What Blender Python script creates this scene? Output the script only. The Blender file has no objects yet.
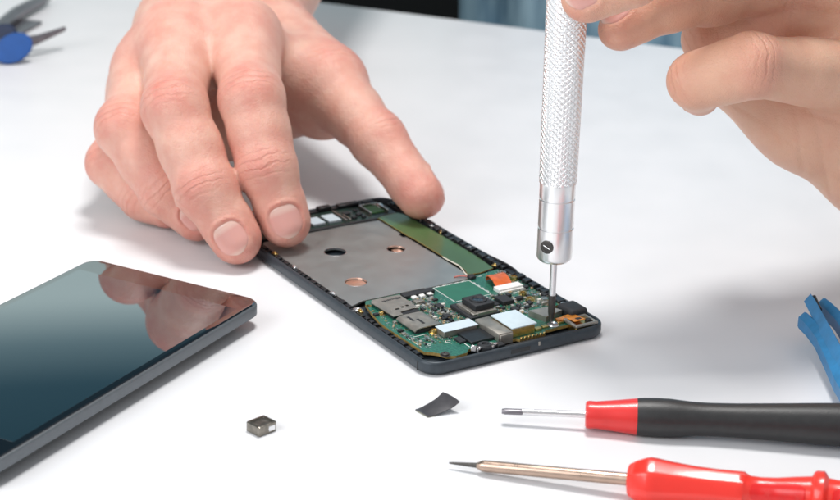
import bpy, bmesh, math, random
import numpy as np
from mathutils import Vector, Matrix

# ------------------------------------------------------------------ camera, world, lamps, exposure
SC = bpy.context.scene
COL = SC.collection
MM = 0.001

def cam_setup():
    p, ro = 0.36994, 0.03185
    fwd = Vector((0, math.cos(p), -math.sin(p)))
    up = Vector((0, math.sin(p), math.cos(p)))
    right = Vector((1, 0, 0))
    r2 = math.cos(ro) * right + math.sin(ro) * up
    u2 = -math.sin(ro) * right + math.cos(ro) * up
    cd = bpy.data.cameras.new('camera')
    cam = bpy.data.objects.new('camera', cd)
    COL.objects.link(cam)
    m = Matrix.Identity(4)
    for i in range(3):
        m[i][0], m[i][1], m[i][2] = r2[i], u2[i], -fwd[i]
    m[2][3] = 0.24443
    cam.matrix_world = m
    cd.sensor_width = 36
    cd.lens = 1857.45 / 840 * 36
    cd.clip_start, cd.clip_end = 0.02, 60
    cd.dof.use_dof = True
    cd.dof.focus_distance = 0.585
    cd.dof.aperture_fstop = 20
    SC.camera = cam
cam_setup()

W = bpy.data.worlds.new('World')
SC.world = W
W.use_nodes = True
def world_setup():
    nt = W.node_tree
    nt.nodes.clear()
    N = nt.nodes.new
    out = N('ShaderNodeOutputWorld'); bg = N('ShaderNodeBackground')
    tc = N('ShaderNodeTexCoord'); sp = N('ShaderNodeSeparateXYZ')
    nt.links.new(tc.outputs['Generated'], sp.inputs[0])
    back = N('ShaderNodeValToRGB')                      # the room behind the table: pale wall, dark upper part
    e = back.color_ramp.elements
    e[0].position, e[0].color = 0.0, (.55, .68, .68, 1)
    e[1].position, e[1].color = 0.385, (1.75, 2.15, 2.15, 1)
    for p_, c_ in ((.405, (.55, .80, .88, 1)), (.425, (.11, .22, .29, 1)), (.47, (.045, .10, .14, 1)), (.60, (.04, .08, .12, 1)), (1.0, (.45, .47, .5, 1))):
        q = back.color_ramp.elements.new(p_); q.color = c_
    front = N('ShaderNodeValToRGB')                     # unseen side behind the camera, brightened to add fill light
    e = front.color_ramp.elements
    e[0].position, e[0].color = 0.0, (.62, .63, .65, 1)
    e[1].position, e[1].color = 0.6, (.92, .93, .95, 1)
    nt.links.new(sp.outputs['Z'], back.inputs[0]); nt.links.new(sp.outputs['Z'], front.inputs[0])
    mr = N('ShaderNodeMapRange'); mr.inputs[1].default_value = -.25; mr.inputs[2].default_value = .25
    nt.links.new(sp.outputs['Y'], mr.inputs[0])
    mx = N('ShaderNodeMix'); mx.data_type = 'RGBA'
    nt.links.new(mr.outputs[0], mx.inputs[0])
    nt.links.new(front.outputs[0], mx.inputs[6]); nt.links.new(back.outputs[0], mx.inputs[7])
    nt.links.new(mx.outputs[2], bg.inputs[0]); bg.inputs[1].default_value = 0.60
    nt.links.new(bg.outputs[0], out.inputs[0])
world_setup()

def area(name, loc, target, size, power, col):
    ld = bpy.data.lights.new(name, 'AREA')
    ld.shape = 'RECTANGLE'; ld.size, ld.size_y = size[0] * MM, size[1] * MM
    ld.energy = power; ld.color = col
    o = bpy.data.objects.new(name, ld); COL.objects.link(o)
    o.location = Vector(loc) * MM
    o.rotation_euler = (Vector(target) - Vector(loc)).to_track_quat('-Z', 'Y').to_euler()
    return o
area('overhead_softbox', (0, 690, 860), (20, 570, 0), (210, 210), 6.2, (1, .98, .955))
area('window_softbox', (-620, 40, 520), (20, 570, 30), (650, 550), 5.6, (.97, .985, 1))  # unseen soft lamp added front left as fill on the hands
vs = SC.view_settings
vs.view_transform = 'Standard'; vs.look = 'None'; vs.exposure = -0.03; vs.gamma = 1.0
SC.cycles.use_denoising = True
SC.cycles.max_bounces = 8

# ------------------------------------------------------------------ helpers
def mat(name, col, rough=.5, metal=0.0, ior=1.5, coat=0.0, trans=0.0, sss=0.0, noise=0.0, nscale=300.0, bump=0.0, bscale=800.0, rnoise=0.0, spec=None):
    m = bpy.data.materials.new(name); m.use_nodes = True
    nt = m.node_tree; b = nt.nodes['Principled BSDF']
    b.inputs['Base Color'].default_value = (*col, 1)
    b.inputs['Roughness'].default_value = rough
    b.inputs['Metallic'].default_value = metal
    b.inputs['IOR'].default_value = ior
    b.inputs['Coat Weight'].default_value = coat
    b.inputs['Coat Roughness'].default_value = .08
    b.inputs['Transmission Weight'].default_value = trans
    if sss:
        b.inputs['Subsurface Weight'].default_value = sss
        b.inputs['Subsurface Radius'].default_value = (1, .3, .2)
        b.inputs['Subsurface Scale'].default_value = .002
    if noise or bump or rnoise:
        tc = nt.nodes.new('ShaderNodeTexCoord')
        n = nt.nodes.new('ShaderNodeTexNoise'); n.inputs['Scale'].default_value = nscale; n.inputs['Detail'].default_value = 5
        nt.links.new(tc.outputs['Object'], n.inputs['Vector'])
        if noise:
            r = nt.nodes.new('ShaderNodeValToRGB')
            r.color_ramp.elements[0].position = .3; r.color_ramp.elements[1].position = .72
            r.color_ramp.elements[0].color = (*[max(0, c * (1 - noise)) for c in col], 1)
            r.color_ramp.elements[1].color = (*[min(1, c * (1 + noise)) for c in col], 1)
            nt.links.new(n.outputs['Fac'], r.inputs[0]); nt.links.new(r.outputs[0], b.inputs['Base Color'])
        if rnoise:
            mr = nt.nodes.new('ShaderNodeMapRange')
            mr.inputs[1].default_value = .3; mr.inputs[2].default_value = .7
            mr.inputs[3].default_value = max(.02, rough - rnoise); mr.inputs[4].default_value = min(1, rough + rnoise)
            nt.links.new(n.outputs['Fac'], mr.inputs[0]); nt.links.new(mr.outputs[0], b.inputs['Roughness'])
        if bump:
            n2 = nt.nodes.new('ShaderNodeTexNoise'); n2.inputs['Scale'].default_value = bscale; n2.inputs['Detail'].default_value = 4
            nt.links.new(tc.outputs['Object'], n2.inputs['Vector'])
            bp = nt.nodes.new('ShaderNodeBump'); bp.inputs['Strength'].default_value = bump; bp.inputs['Distance'].default_value = .0004
            nt.links.new(n2.outputs['Fac'], bp.inputs['Height']); nt.links.new(bp.outputs[0], b.inputs['Normal'])
    return m

def link(name, me, mats, parent=None, loc=None):
    o = bpy.data.objects.new(name, me); COL.objects.link(o)
    if not isinstance(mats, (list, tuple)): mats = [mats]
    for m_ in mats: me.materials.append(m_)
    if parent: o.parent = parent
    if loc is not None: o.location = Vector(loc) * MM
    return o

def tag(o, label, cat, group=None):
    o['label'] = label; o['category'] = cat
    if group: o['group'] = group
    return o

def thing(name, label, cat, loc=(0, 0, 0), rz=0.0, group=None):
    o = bpy.data.objects.new(name, None); COL.objects.link(o)
    o.empty_display_size = .01
    o.location = Vector(loc) * MM; o.rotation_euler = (0, 0, rz)
    return tag(o, label, cat, group)

class MB:
    """collects shapes in millimetres, builds ONE mesh object in metres"""
    def __init__(s): s.bm = bmesh.new()
    def _add(s, verts, faces, mi=0, smooth=False):
        vs_ = [s.bm.verts.new(Vector(v) * MM) for v in verts]
        fs = []
        for f in faces:
            try:
                q = s.bm.faces.new([vs_[i] for i in f]); q.material_index = mi; q.smooth = smooth; fs.append(q)
            except ValueError: pass
        return vs_, fs
    def box(s, x0, x1, y0, y1, z0, z1, bev=0.0, mi=0, rot=0.0, seg=1, top_mi=None, tilt=None):
        cx, cy, cz = (x0 + x1) / 2, (y0 + y1) / 2, (z0 + z1) / 2
        v = []
        for z in (z0, z1):
            for x, y in ((x0, y0), (x1, y0), (x1, y1), (x0, y1)):
                dx, dy, dz = x - cx, y - cy, z - cz
                c, sn = math.cos(rot), math.sin(rot)
                q = Vector((dx * c - dy * sn, dx * sn + dy * c, dz))
                if tilt: q = Matrix.Rotation(tilt[0], 3, 'X') @ Matrix.Rotation(tilt[1], 3, 'Y') @ q
                v.append((cx + q.x, cy + q.y, cz + q.z))
        vs_, fs = s._add(v, [(3, 2, 1, 0), (4, 5, 6, 7), (0, 1, 5, 4), (1, 2, 6, 5), (2, 3, 7, 6), (3, 0, 4, 7)], mi)
        if top_mi is not None: fs[1].material_index = top_mi
        if bev:
            es = list({e for f in fs for e in f.edges})
            bmesh.ops.bevel(s.bm, geom=es, offset=bev * MM, segments=seg, affect='EDGES', profile=.5)
        return s
    def cyl(s, c, r, z0, z1, n=24, mi=0, r1=None, smooth=True):
        r1 = r if r1 is None else r1
        return s.lathe([(z0, 0), (z0, r), (z1, r1), (z1, 0)], (c[0], c[1], 0), (0, 0, 1), n, mi)
    def lathe(s, prof, origin, axis, n=48, mi=0, mis=None, smooth=True, squash=1.0, ref=(0, 0, 1), facet=None):
        a = Vector(axis).normalized(); o = Vector(origin)
        ref = Vector(ref) if abs(a.dot(Vector(ref).normalized())) < .95 else Vector((1, 0, 0))
        e1 = (ref - a * ref.dot(a)).normalized(); e2 = a.cross(e1)
        rings = []
        for t, r in prof:
            if r <= 1e-6: rings.append([s.bm.verts.new((o + a * t) * MM)])
            else:
                if facet and facet[2] <= t <= facet[3]:
                    st = 2 * math.pi / facet[0]
                    fr = [r * (1 - facet[1] + facet[1] * math.cos(st / 2) / math.cos(((2 * math.pi * k / n) % st) - st / 2)) for k in range(n)]
                    rings.append([s.bm.verts.new((o + a * t + e1 * (fr[k] * math.cos(2 * math.pi * k / n)) + e2 * (fr[k] * math.sin(2 * math.pi * k / n))) * MM) for k in range(n)])
                    continue
                rings.append([s.bm.verts.new((o + a * t + e1 * (r * squash * math.cos(2 * math.pi * k / n)) + e2 * (r * math.sin(2 * math.pi * k / n))) * MM) for k in range(n)])
        for i in range(len(rings) - 1):
            A, B = rings[i], rings[i + 1]
            m_ = mis[i] if mis else mi
            for k in range(n):
                k2 = (k + 1) % n
                if len(A) == 1 and len(B) == 1: continue
                if len(A) == 1: vv = [A[0], B[k2], B[k]]
                elif len(B) == 1: vv = [A[k], A[k2], B[0]]
                else: vv = [A[k], A[k2], B[k2], B[k]]
                f = s.bm.faces.new(vv); f.material_index = m_; f.smooth = smooth
        return s
    def sweep(s, pts, rad, n=20, squash=1.0, mi=0, side=(0, 0, 1)):
        """tube along pts; rad: radius per point; squash scales along `side`"""
        P = [Vector(p) for p in pts]; rings = []
        for i, p in enumerate(P):
            t = (P[min(i + 1, len(P) - 1)] - P[max(i - 1, 0)]).normalized()
            sd = Vector(side); e1 = (sd - t * sd.dot(t)).normalized(); e2 = t.cross(e1)
            rings.append([s.bm.verts.new((p + e1 * (rad[i] * squash * math.cos(2 * math.pi * k / n)) + e2 * (rad[i] * math.sin(2 * math.pi * k / n))) * MM) for k in range(n)])
        for A, B in zip(rings, rings[1:]):
            for k in range(n):
                k2 = (k + 1) % n
                f = s.bm.faces.new([A[k], A[k2], B[k2], B[k]]); f.smooth = True; f.material_index = mi
        for r_, rev in ((rings[0], True), (rings[-1], False)):
            f = s.bm.faces.new(r_[::-1] if rev else r_); f.material_index = mi
        return s
    def rings(s, rr, mi=0, mis=None, smooth=False, caps=True):
        """loft closed rings of equal count"""
        R_ = [[s.bm.verts.new(Vector(v) * MM) for v in r] for r in rr]
        n = len(rr[0])
        for i, (A, B) in enumerate(zip(R_, R_[1:])):
            for k in range(n):
                k2 = (k + 1) % n
                f = s.bm.faces.new([A[k], A[k2], B[k2], B[k]]); f.smooth = smooth; f.material_index = mis[i] if mis else mi
        if caps:
            f = s.bm.faces.new(R_[0][::-1]); f.material_index = mis[0] if mis else mi
            f = s.bm.faces.new(R_[-1]); f.material_index = mis[-1] if mis else mi
        return s
    def build(s, name, mats, parent=None, loc=None):
        bmesh.ops.recalc_face_normals(s.bm, faces=s.bm.faces)
        me = bpy.data.meshes.new(name); s.bm.to_mesh(me); s.bm.free()
        me.set_sharp_from_angle(angle=math.radians(38))
        return link(name, me, mats, parent, loc)

def rrect(x0, x1, y0, y1, r, inset=0.0, z=0.0, n=8):
    x0, x1, y0, y1 = x0 + inset, x1 - inset, y0 + inset, y1 - inset
    r = max(r - inset, .4); out = []
    for cx, cy, a0 in ((x1 - r, y0 + r, -90), (x1 - r, y1 - r, 0), (x0 + r, y1 - r, 90), (x0 + r, y0 + r, 180)):
        for k in range(n + 1):
            a = math.radians(a0 + 90 * k / n)
            out.append((cx + r * math.cos(a), cy + r * math.sin(a), z))
    return out

def flat_plate(name, outline, holes, z0, z1, mats, parent, bev=0.0, side_mi=0):
    """2D outline with holes, extruded between z0 and z1 (mm)"""
    cu = bpy.data.curves.new('outline', 'CURVE'); cu.dimensions = '2D'; cu.fill_mode = 'BOTH'
    for pts in [outline] + list(holes):
        sp = cu.splines.new('POLY'); sp.points.add(len(pts) - 1); sp.use_cyclic_u = True
        for p, q in zip(sp.points, pts): p.co = (q[0] * MM, q[1] * MM, 0, 1)
    cu.extrude = (z1 - z0) / 2 * MM
    if bev: cu.bevel_depth = bev * MM; cu.offset = -bev * MM; cu.extrude -= bev * MM
    tmp = bpy.data.objects.new('outline', cu); COL.objects.link(tmp)
    dg = bpy.context.evaluated_depsgraph_get(); dg.update()
    me = bpy.data.meshes.new_from_object(tmp.evaluated_get(dg))
    bpy.data.objects.remove(tmp); bpy.data.curves.remove(cu)
    me.materials.clear()
    me.name = name
    for p in me.polygons:
        p.use_smooth = False
        if abs(p.normal.z) < .5: p.material_index = side_mi
        else: p.material_index = 0
    return link(name, me, mats, parent, (0, 0, (z0 + z1) / 2))

def circ(cx, cy, r, n=28, ry=None):
    ry = r if ry is None else ry
    return [(cx + r * math.cos(2 * math.pi * k / n), cy + ry * math.sin(2 * math.pi * k / n)) for k in range(n)]

def np_mesh(name, V, Q):
    me = bpy.data.meshes.new(name)
    me.vertices.add(len(V)); me.vertices.foreach_set('co', (V * MM).astype(np.float32).ravel())
    me.loops.add(Q.size); me.loops.foreach_set('vertex_index', Q.astype(np.int32).ravel())
    me.polygons.add(len(Q)); me.polygons.foreach_set('loop_start', np.arange(0, Q.size, Q.shape[1], dtype=np.int32))
    me.polygons.foreach_set('loop_total', np.full(len(Q), Q.shape[1], dtype=np.int32))
    me.polygons.foreach_set('use_smooth', np.ones(len(Q), dtype=bool))
    me.update(calc_edges=True); me.validate()
    return me

# ---- implicit surfaces for the body and the cloth
def cone(P, a, b, ra, rb):
    a = np.asarray(a, np.float32); b = np.asarray(b, np.float32); ba = b - a
    pa = P - a
    h = np.clip(pa @ ba / float(ba @ ba + 1e-9), 0, 1)
    q = pa - h[:, None] * ba
    return np.sqrt((q * q).sum(1)) - (ra + (rb - ra) * h)
def smin(a, b, k):
    h = np.maximum(k - np.abs(a - b), 0) / k
    return np.minimum(a, b) - h * h * k * .25
def sdf_mesh(f, lo, hi, h):
    lo = np.array(lo, np.float32); hi = np.array(hi, np.float32)
    B = 8
    nb = np.ceil((hi - lo) / (h * B)).astype(int); n = nb * B
    bi = np.stack(np.meshgrid(*[np.arange(k) for k in nb], indexing='ij'), -1).reshape(-1, 3)
    d0 = f((lo + (bi * B + (B - 1) / 2) * h).astype(np.float32))
    D = np.repeat(np.repeat(np.repeat(d0.reshape(nb), B, 0), B, 1), B, 2).astype(np.float32)
    act = bi[np.abs(d0) < h * B * 1.35 + 1.0]
    off = np.stack(np.meshgrid(*[np.arange(B)] * 3, indexing='ij'), -1).reshape(-1, 3)
    for c in range(0, len(act), 800):
        ix = (act[c:c + 800, None] * B + off[None]).reshape(-1, 3)
        D[ix[:, 0], ix[:, 1], ix[:, 2]] = f((lo + ix * h).astype(np.float32))
    S = D < 0
    n1 = S.shape
    any_ = np.zeros([k - 1 for k in n1], bool); all_ = np.ones_like(any_)
    cs = [(i, j, k) for i in (0, 1) for j in (0, 1) for k in (0, 1)]
    for i, j, k in cs:
        q = S[i:n1[0] - 1 + i, j:n1[1] - 1 + j, k:n1[2] - 1 + k]
        any_ |= q; all_ &= q
    cells = np.argwhere(any_ & ~all_)
    idx = np.full(any_.shape, -1, np.int32); idx[tuple(cells.T)] = np.arange(len(cells))
    val = {c: D[cells[:, 0] + c[0], cells[:, 1] + c[1], cells[:, 2] + c[2]] for c in cs}
    acc = np.zeros((len(cells), 3)); cnt = np.zeros(len(cells))
    for c in cs:
        for ax in range(3):
            if c[ax]: continue
            c2 = list(c); c2[ax] = 1; c2 = tuple(c2)
            v0, v1 = val[c], val[c2]; m = (v0 < 0) != (v1 < 0)
            t = np.where(m, v0 / np.where(m, v0 - v1, 1), 0)
            p = np.tile(np.array(c, float), (len(cells), 1)); p[:, ax] += t
            acc += p * m[:, None]; cnt += m
    V = lo + (cells + acc / cnt[:, None]) * h
    Q = []
    for ax in range(3):
        a1, a2 = (ax + 1) % 3, (ax + 2) % 3
        s0 = [slice(1, None)] * 3; s1 = [slice(1, None)] * 3
        s0[ax] = slice(0, -1)
        A_, B_ = S[tuple(s0)], S[tuple(s1)]
        e = np.argwhere(A_ != B_)
        if not len(e): continue
        e2 = e + 1; e2[:, ax] -= 1
        flip = A_[tuple(e.T)]
        def cid(d1, d2):
            q = e2.copy(); q[:, a1] -= d1; q[:, a2] -= d2
            ok = np.all((q >= 0) & (q < np.array(idx.shape)), 1)
            r = np.full(len(q), -1); r[ok] = idx[tuple(q[ok].T)]
            return r
        quad = np.stack([cid(1, 1), cid(0, 1), cid(0, 0), cid(1, 0)], 1)
        quad[~flip] = quad[~flip][:, ::-1]
        Q.append(quad[(quad >= 0).all(1)])
    V = V.astype(np.float32)
    eps = .25 * h
    for _ in range(2):
        d = f(V)
        g = np.stack([f(V + np.eye(3, dtype=np.float32)[i] * eps) - f(V - np.eye(3, dtype=np.float32)[i] * eps) for i in range(3)], 1) / (2 * eps)
        V = V - (np.clip(d, -h, h) / np.maximum((g * g).sum(1), .3))[:, None] * g * .8
    return V, np.concatenate(Q)

# ------------------------------------------------------------------ materials
M_TABLE = mat('white_laminate', (.80, .805, .825), .42, noise=.012, nscale=35, rnoise=.05, ior=1.4)
M_FLOOR = mat('dark_floor', (.004, .0035, .004), .95, ior=1.15)
M_CHASSIS = mat('slate_metal_paint', (.040, .052, .064), .42, metal=.25, noise=.12, nscale=500, bump=.06, bscale=3000)
M_BLACK = mat('black_plastic', (.012, .014, .017), .38, noise=.25, nscale=900, bump=.1)
M_MATBLACK = mat('matte_black', (.018, .020, .024), .6, noise=.2, nscale=900)
M_PLATE = mat('brushed_steel_plate', (.40, .425, .42), .38, metal=.75, noise=.05, nscale=120, rnoise=.05, bump=.03, bscale=1500)
M_SHIELD = mat('nickel_shield', (.37, .35, .315), .42, metal=.7, noise=.10, nscale=350, rnoise=.08, bump=.06)
M_STEEL = mat('polished_steel', (.80, .80, .81), .28, metal=1.0)
M_SILVER = mat('satin_aluminium', (.95, .95, .955), .30, metal=1.0)
M_TIP = mat('dark_tool_steel', (.075, .070, .066), .45, metal=.5, noise=.2, nscale=900)
M_GOLD = mat('gold_plating', (.78, .56, .22), .3, metal=1.0, noise=.15, nscale=700)
M_COPPER = mat('copper_foil', (.88, .50, .36), .32, metal=.8, noise=.1, nscale=500)
M_SOLDER = mat('solder', (.70, .70, .68), .28, metal=1.0)
M_WHITE = mat('white_plastic', (.78, .78, .76), .45)
M_EDGE = mat('board_edge_tan', (.38, .26, .08), .6, noise=.3, nscale=900)
M_ORANGE = mat('orange_polyimide', (.62, .115, .02), .35, noise=.18, nscale=400, coat=.4)
M_AMBER = mat('amber_polyimide', (.70, .25, .03), .35, noise=.25, nscale=500, coat=.3)
M_PAD = mat('pale_thermal_pad', (.56, .66, .72), .55, noise=.04, nscale=300)
M_STRIP = mat('green_shield_film', (.085, .17, .062), .30, noise=.30, nscale=22, ior=1.6, coat=.5, metal=.25)
M_WIRE = mat('cream_wire', (.75, .70, .60), .5)
M_RED = mat('red_plastic', (.72, .030, .028), .34, noise=.06, nscale=200, coat=.25)
M_REDGLOSS = mat('red_translucent_plastic', (.86, .040, .026), .28, coat=.3, sss=.5, noise=.04, nscale=150)
M_REDDEEP = mat('deep_red_plastic', (.70, .006, .006), .3, coat=.3, noise=.08, nscale=300)
M_RUBBER = mat('black_rubber_grip', (.022, .023, .024), .42, noise=.15, nscale=500, bump=.12, bscale=1800)
M_BRONZE = mat('bronzed_steel', (.50, .37, .295), .30, metal=1.0, noise=.12, nscale=200, rnoise=.06)
M_BLUE = mat('blue_plastic', (.013, .165, .37), .42, noise=.15, nscale=250, bump=.08)
M_BLUEGRIP = mat('blue_grip', (.002, .065, .27), .5, noise=.08, nscale=300)
M_NAVY = mat('navy_grip', (.008, .02, .06), .5, noise=.1)
M_GREYSTEEL = mat('grey_steel', (.22, .21, .23), .38, metal=.8, noise=.12)
M_NUT = mat('tarnished_metal', (.24, .22, .19), .30, metal=.9, noise=.35, nscale=450, bump=.2)
M_FILM = mat('dark_film', (.060, .058, .064), .34, noise=.25, nscale=300, coat=.3)
M_FILMEDGE = mat('adhesive_liner', (.30, .30, .22), .5, noise=.4, nscale=700)
M_DISPLAY = mat('black_cover_glass', (.004, .006, .008), .018, ior=2.9)
M_SCREEN = mat('display_panel', (.008, .024, .034), .02, ior=2.9)
M_BAND = mat('grey_metal_band', (.155, .17, .185), .42, metal=.5, noise=.05, nscale=300)
M_LENS = mat('camera_lens_glass', (.006, .006, .012), .05, ior=1.9)

def pcb_mat():
    m = mat('green_circuit_board', (.02, .15, .09), .38, coat=.25)
    nt = m.node_tree; b = nt.nodes['Principled BSDF']; N = nt.nodes.new; Lk = nt.links.new
    tc = N('ShaderNodeTexCoord')
    br = N('ShaderNodeTexBrick'); br.inputs['Scale'].default_value = 240; br.inputs['Mortar Size'].default_value = .016
    br.offset = .37; br.squash = .6; br.squash_frequency = 3
    br.inputs['Color1'].default_value = (.009, .088, .062, 1); br.inputs['Color2'].default_value = (.014, .120, .080, 1)
    br.inputs['Mortar'].default_value = (.05, .24, .165, 1)
    Lk(tc.outputs['Object'], br.inputs['Vector'])
    vo = N('ShaderNodeTexVoronoi'); vo.inputs['Scale'].default_value = 900; vo.distance = 'CHEBYCHEV'; vo.inputs['Randomness'].default_value = .8
    Lk(tc.outputs['Object'], vo.inputs['Vector'])
    r = N('ShaderNodeValToRGB'); r.color_ramp.interpolation = 'CONSTANT'
    r.color_ramp.elements[0].color = (1, 1, 1, 1); r.color_ramp.elements[1].position = .12; r.color_ramp.elements[1].color = (0, 0, 0, 1)
    Lk(vo.outputs['Distance'], r.inputs[0])
    n = N('ShaderNodeTexNoise'); n.inputs['Scale'].default_value = 120; n.inputs['Detail'].default_value = 3
    Lk(tc.outputs['Object'], n.inputs['Vector'])
    gt = N('ShaderNodeMath'); gt.operation = 'GREATER_THAN'; gt.inputs[1].default_value = .54
    Lk(n.outputs['Fac'], gt.inputs[0])
    mu = N('ShaderNodeMath'); mu.operation = 'MULTIPLY'; Lk(gt.outputs[0], mu.inputs[0]); Lk(r.outputs[0], mu.inputs[1])
    mx = N('ShaderNodeMix'); mx.data_type = 'RGBA'; mx.inputs[7].default_value = (.55, .52, .36, 1)
    Lk(mu.outputs[0], mx.inputs[0]); Lk(br.outputs['Color'], mx.inputs[6]); Lk(mx.outputs[2], b.inputs['Base Color'])
    return m
M_PCB = pcb_mat()

def skin_mat():
    m = bpy.data.materials.new('skin'); m.use_nodes = True
    nt = m.node_tree; b = nt.nodes['Principled BSDF']; N = nt.nodes.new; Lk = nt.links.new
    tc = N('ShaderNodeTexCoord')
    def noise(sc, det=4, rough=.55):
        n = N('ShaderNodeTexNoise'); n.inputs['Scale'].default_value = sc; n.inputs['Detail'].default_value = det; n.inputs['Roughness'].default_value = rough
        Lk(tc.outputs['Object'], n.inputs['Vector']); return n.outputs['Fac']
    at = N('ShaderNodeAttribute'); at.attribute_name = 'flush'
    kn = N('ShaderNodeAttribute'); kn.attribute_name = 'knuckle'
    sp = N('ShaderNodeSeparateXYZ'); Lk(kn.outputs['Vector'], sp.inputs[0])
    base = N('ShaderNodeMix'); base.data_type = 'RGBA'
    base.inputs[6].default_value = (.755, .462, .368, 1); base.inputs[7].default_value = (.69, .355, .278, 1)
    mr = N('ShaderNodeMapRange'); mr.inputs[1].default_value = .35; mr.inputs[2].default_value = .65
    Lk(noise(110, 5), mr.inputs[0]); Lk(mr.outputs[0], base.inputs[0])
    fl = N('ShaderNodeMix'); fl.data_type = 'RGBA'; fl.inputs[7].default_value = (.63, .185, .150, 1)
    fm = N('ShaderNodeMath'); fm.operation = 'MULTIPLY'
    fr = N('ShaderNodeMapRange'); fr.inputs[1].default_value = .3; fr.inputs[2].default_value = .7; fr.inputs[3].default_value = .55; fr.inputs[4].default_value = 1.25
    Lk(noise(260, 5), fr.inputs[0]); Lk(at.outputs['Fac'], fm.inputs[0]); Lk(fr.outputs[0], fm.inputs[1]); fm.use_clamp = True
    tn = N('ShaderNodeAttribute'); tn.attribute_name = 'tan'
    tm = N('ShaderNodeMix'); tm.data_type = 'RGBA'; tm.inputs[7].default_value = (.78, .47, .315, 1)  # warmer light on the left hand, painted into its skin colour
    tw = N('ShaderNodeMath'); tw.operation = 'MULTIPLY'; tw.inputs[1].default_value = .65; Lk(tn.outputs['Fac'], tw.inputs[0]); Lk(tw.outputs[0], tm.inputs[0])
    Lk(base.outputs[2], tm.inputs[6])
    # blotches of blood colour and pale patches under the skin
    bl = N('ShaderNodeMapRange'); bl.inputs[1].default_value = .50; bl.inputs[2].default_value = .72; bl.inputs[4].default_value = .24
    Lk(noise(55, 3), bl.inputs[0])
    bm_ = N('ShaderNodeMix'); bm_.data_type = 'RGBA'; bm_.inputs[7].default_value = (.66, .27, .22, 1)
    Lk(bl.outputs[0], bm_.inputs[0]); Lk(tm.outputs[2], bm_.inputs[6])
    Lk(fm.outputs[0], fl.inputs[0]); Lk(bm_.outputs[2], fl.inputs[6])
    # wrinkles across the knuckles
    wv = N('ShaderNodeMath'); wv.operation = 'MULTIPLY_ADD'; wv.inputs[1].default_value = 2.2
    wn = N('ShaderNodeMath'); wn.operation = 'MULTIPLY'; wn.inputs[1].default_value = 11.0
    Lk(noise(150, 3), wn.inputs[0]); Lk(sp.outputs['X'], wv.inputs[0]); Lk(wn.outputs[0], wv.inputs[2])
    sn = N('ShaderNodeMath'); sn.operation = 'SINE'; Lk(wv.outputs[0], sn.inputs[0])
    pw = N('ShaderNodeMapRange'); pw.inputs[1].default_value = .25; pw.inputs[2].default_value = 1.0; Lk(sn.outputs[0], pw.inputs[0])
    wm = N('ShaderNodeMath'); wm.operation = 'MULTIPLY'; Lk(pw.outputs[0], wm.inputs[0]); Lk(sp.outputs['Z'], wm.inputs[1])
    dk = N('ShaderNodeMix'); dk.data_type = 'RGBA'; dk.inputs[7].default_value = (.52, .23, .165, 1)
    dm = N('ShaderNodeMath'); dm.operation = 'MULTIPLY'; dm.inputs[1].default_value = .34
    Lk(wm.outputs[0], dm.inputs[0]); Lk(dm.outputs[0], dk.inputs[0]); Lk(fl.outputs[2], dk.inputs[6])
    Lk(dk.outputs[2], b.inputs['Base Color'])
    vo = N('ShaderNodeTexVoronoi'); vo.feature = 'DISTANCE_TO_EDGE'; vo.inputs['Scale'].default_value = 950
    Lk(tc.outputs['Object'], vo.inputs['Vector'])
    vr = N('ShaderNodeMapRange'); vr.inputs[1].default_value = 0; vr.inputs[2].default_value = .12; Lk(vo.outputs['Distance'], vr.inputs[0])
    h1 = N('ShaderNodeMath'); h1.operation = 'MULTIPLY_ADD'; h1.inputs[1].default_value = .17
    Lk(vr.outputs[0], h1.inputs[0]); Lk(noise(420, 6, .65), h1.inputs[2])
    h2 = N('ShaderNodeMath'); h2.operation = 'MULTIPLY_ADD'; h2.inputs[1].default_value = -1.0
    Lk(wm.outputs[0], h2.inputs[0]); Lk(h1.outputs[0], h2.inputs[2])
    bp = N('ShaderNodeBump'); bp.inputs['Strength'].default_value = .72; bp.inputs['Distance'].default_value = .00045
    Lk(h2.outputs[0], bp.inputs['Height']); Lk(bp.outputs[0], b.inputs['Normal'])
    b.inputs['Roughness'].default_value = .42
    b.inputs['Subsurface Weight'].default_value = .35
    b.inputs['Subsurface Radius'].default_value = (1.0, .35, .18)
    b.inputs['Subsurface Scale'].default_value = .0028
    b.inputs['Specular IOR Level'].default_value = .45
    return m
M_SKIN = skin_mat()

def nail_mat():
    m = bpy.data.materials.new('fingernail'); m.use_nodes = True
    nt = m.node_tree; b = nt.nodes['Principled BSDF']; N = nt.nodes.new; Lk = nt.links.new
    at = N('ShaderNodeAttribute'); at.attribute_name = 'along'
    r = N('ShaderNodeValToRGB'); e = r.color_ramp.elements
    e[0].position, e[0].color = 0.0, (.76, .50, .43, 1)
    e[1].position, e[1].color = 1.0, (.78, .54, .455, 1)
    for p, c in ((.16, (.77, .51, .44, 1)), (.30, (.70, .36, .315, 1)), (.86, (.70, .355, .305, 1)), (.95, (.75, .47, .395, 1))):
        q = e.new(p); q.color = c
    Lk(at.outputs['Fac'], r.inputs[0]); Lk(r.outputs[0], b.inputs['Base Color'])
    b.inputs['Roughness'].default_value = .22
    b.inputs['Subsurface Weight'].default_value = .25; b.inputs['Subsurface Scale'].default_value = .0015
    b.inputs['Subsurface Radius'].default_value = (1, .4, .25)
    tc = N('ShaderNodeTexCoord'); n = N('ShaderNodeTexNoise'); n.inputs['Scale'].default_value = 500
    Lk(tc.outputs['Object'], n.inputs['Vector'])
    bp = N('ShaderNodeBump'); bp.inputs['Strength'].default_value = .12; bp.inputs['Distance'].default_value = .0003
    Lk(n.outputs['Fac'], bp.inputs['Height']); Lk(bp.outputs[0], b.inputs['Normal'])
    return m
M_NAIL = nail_mat()

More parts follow.
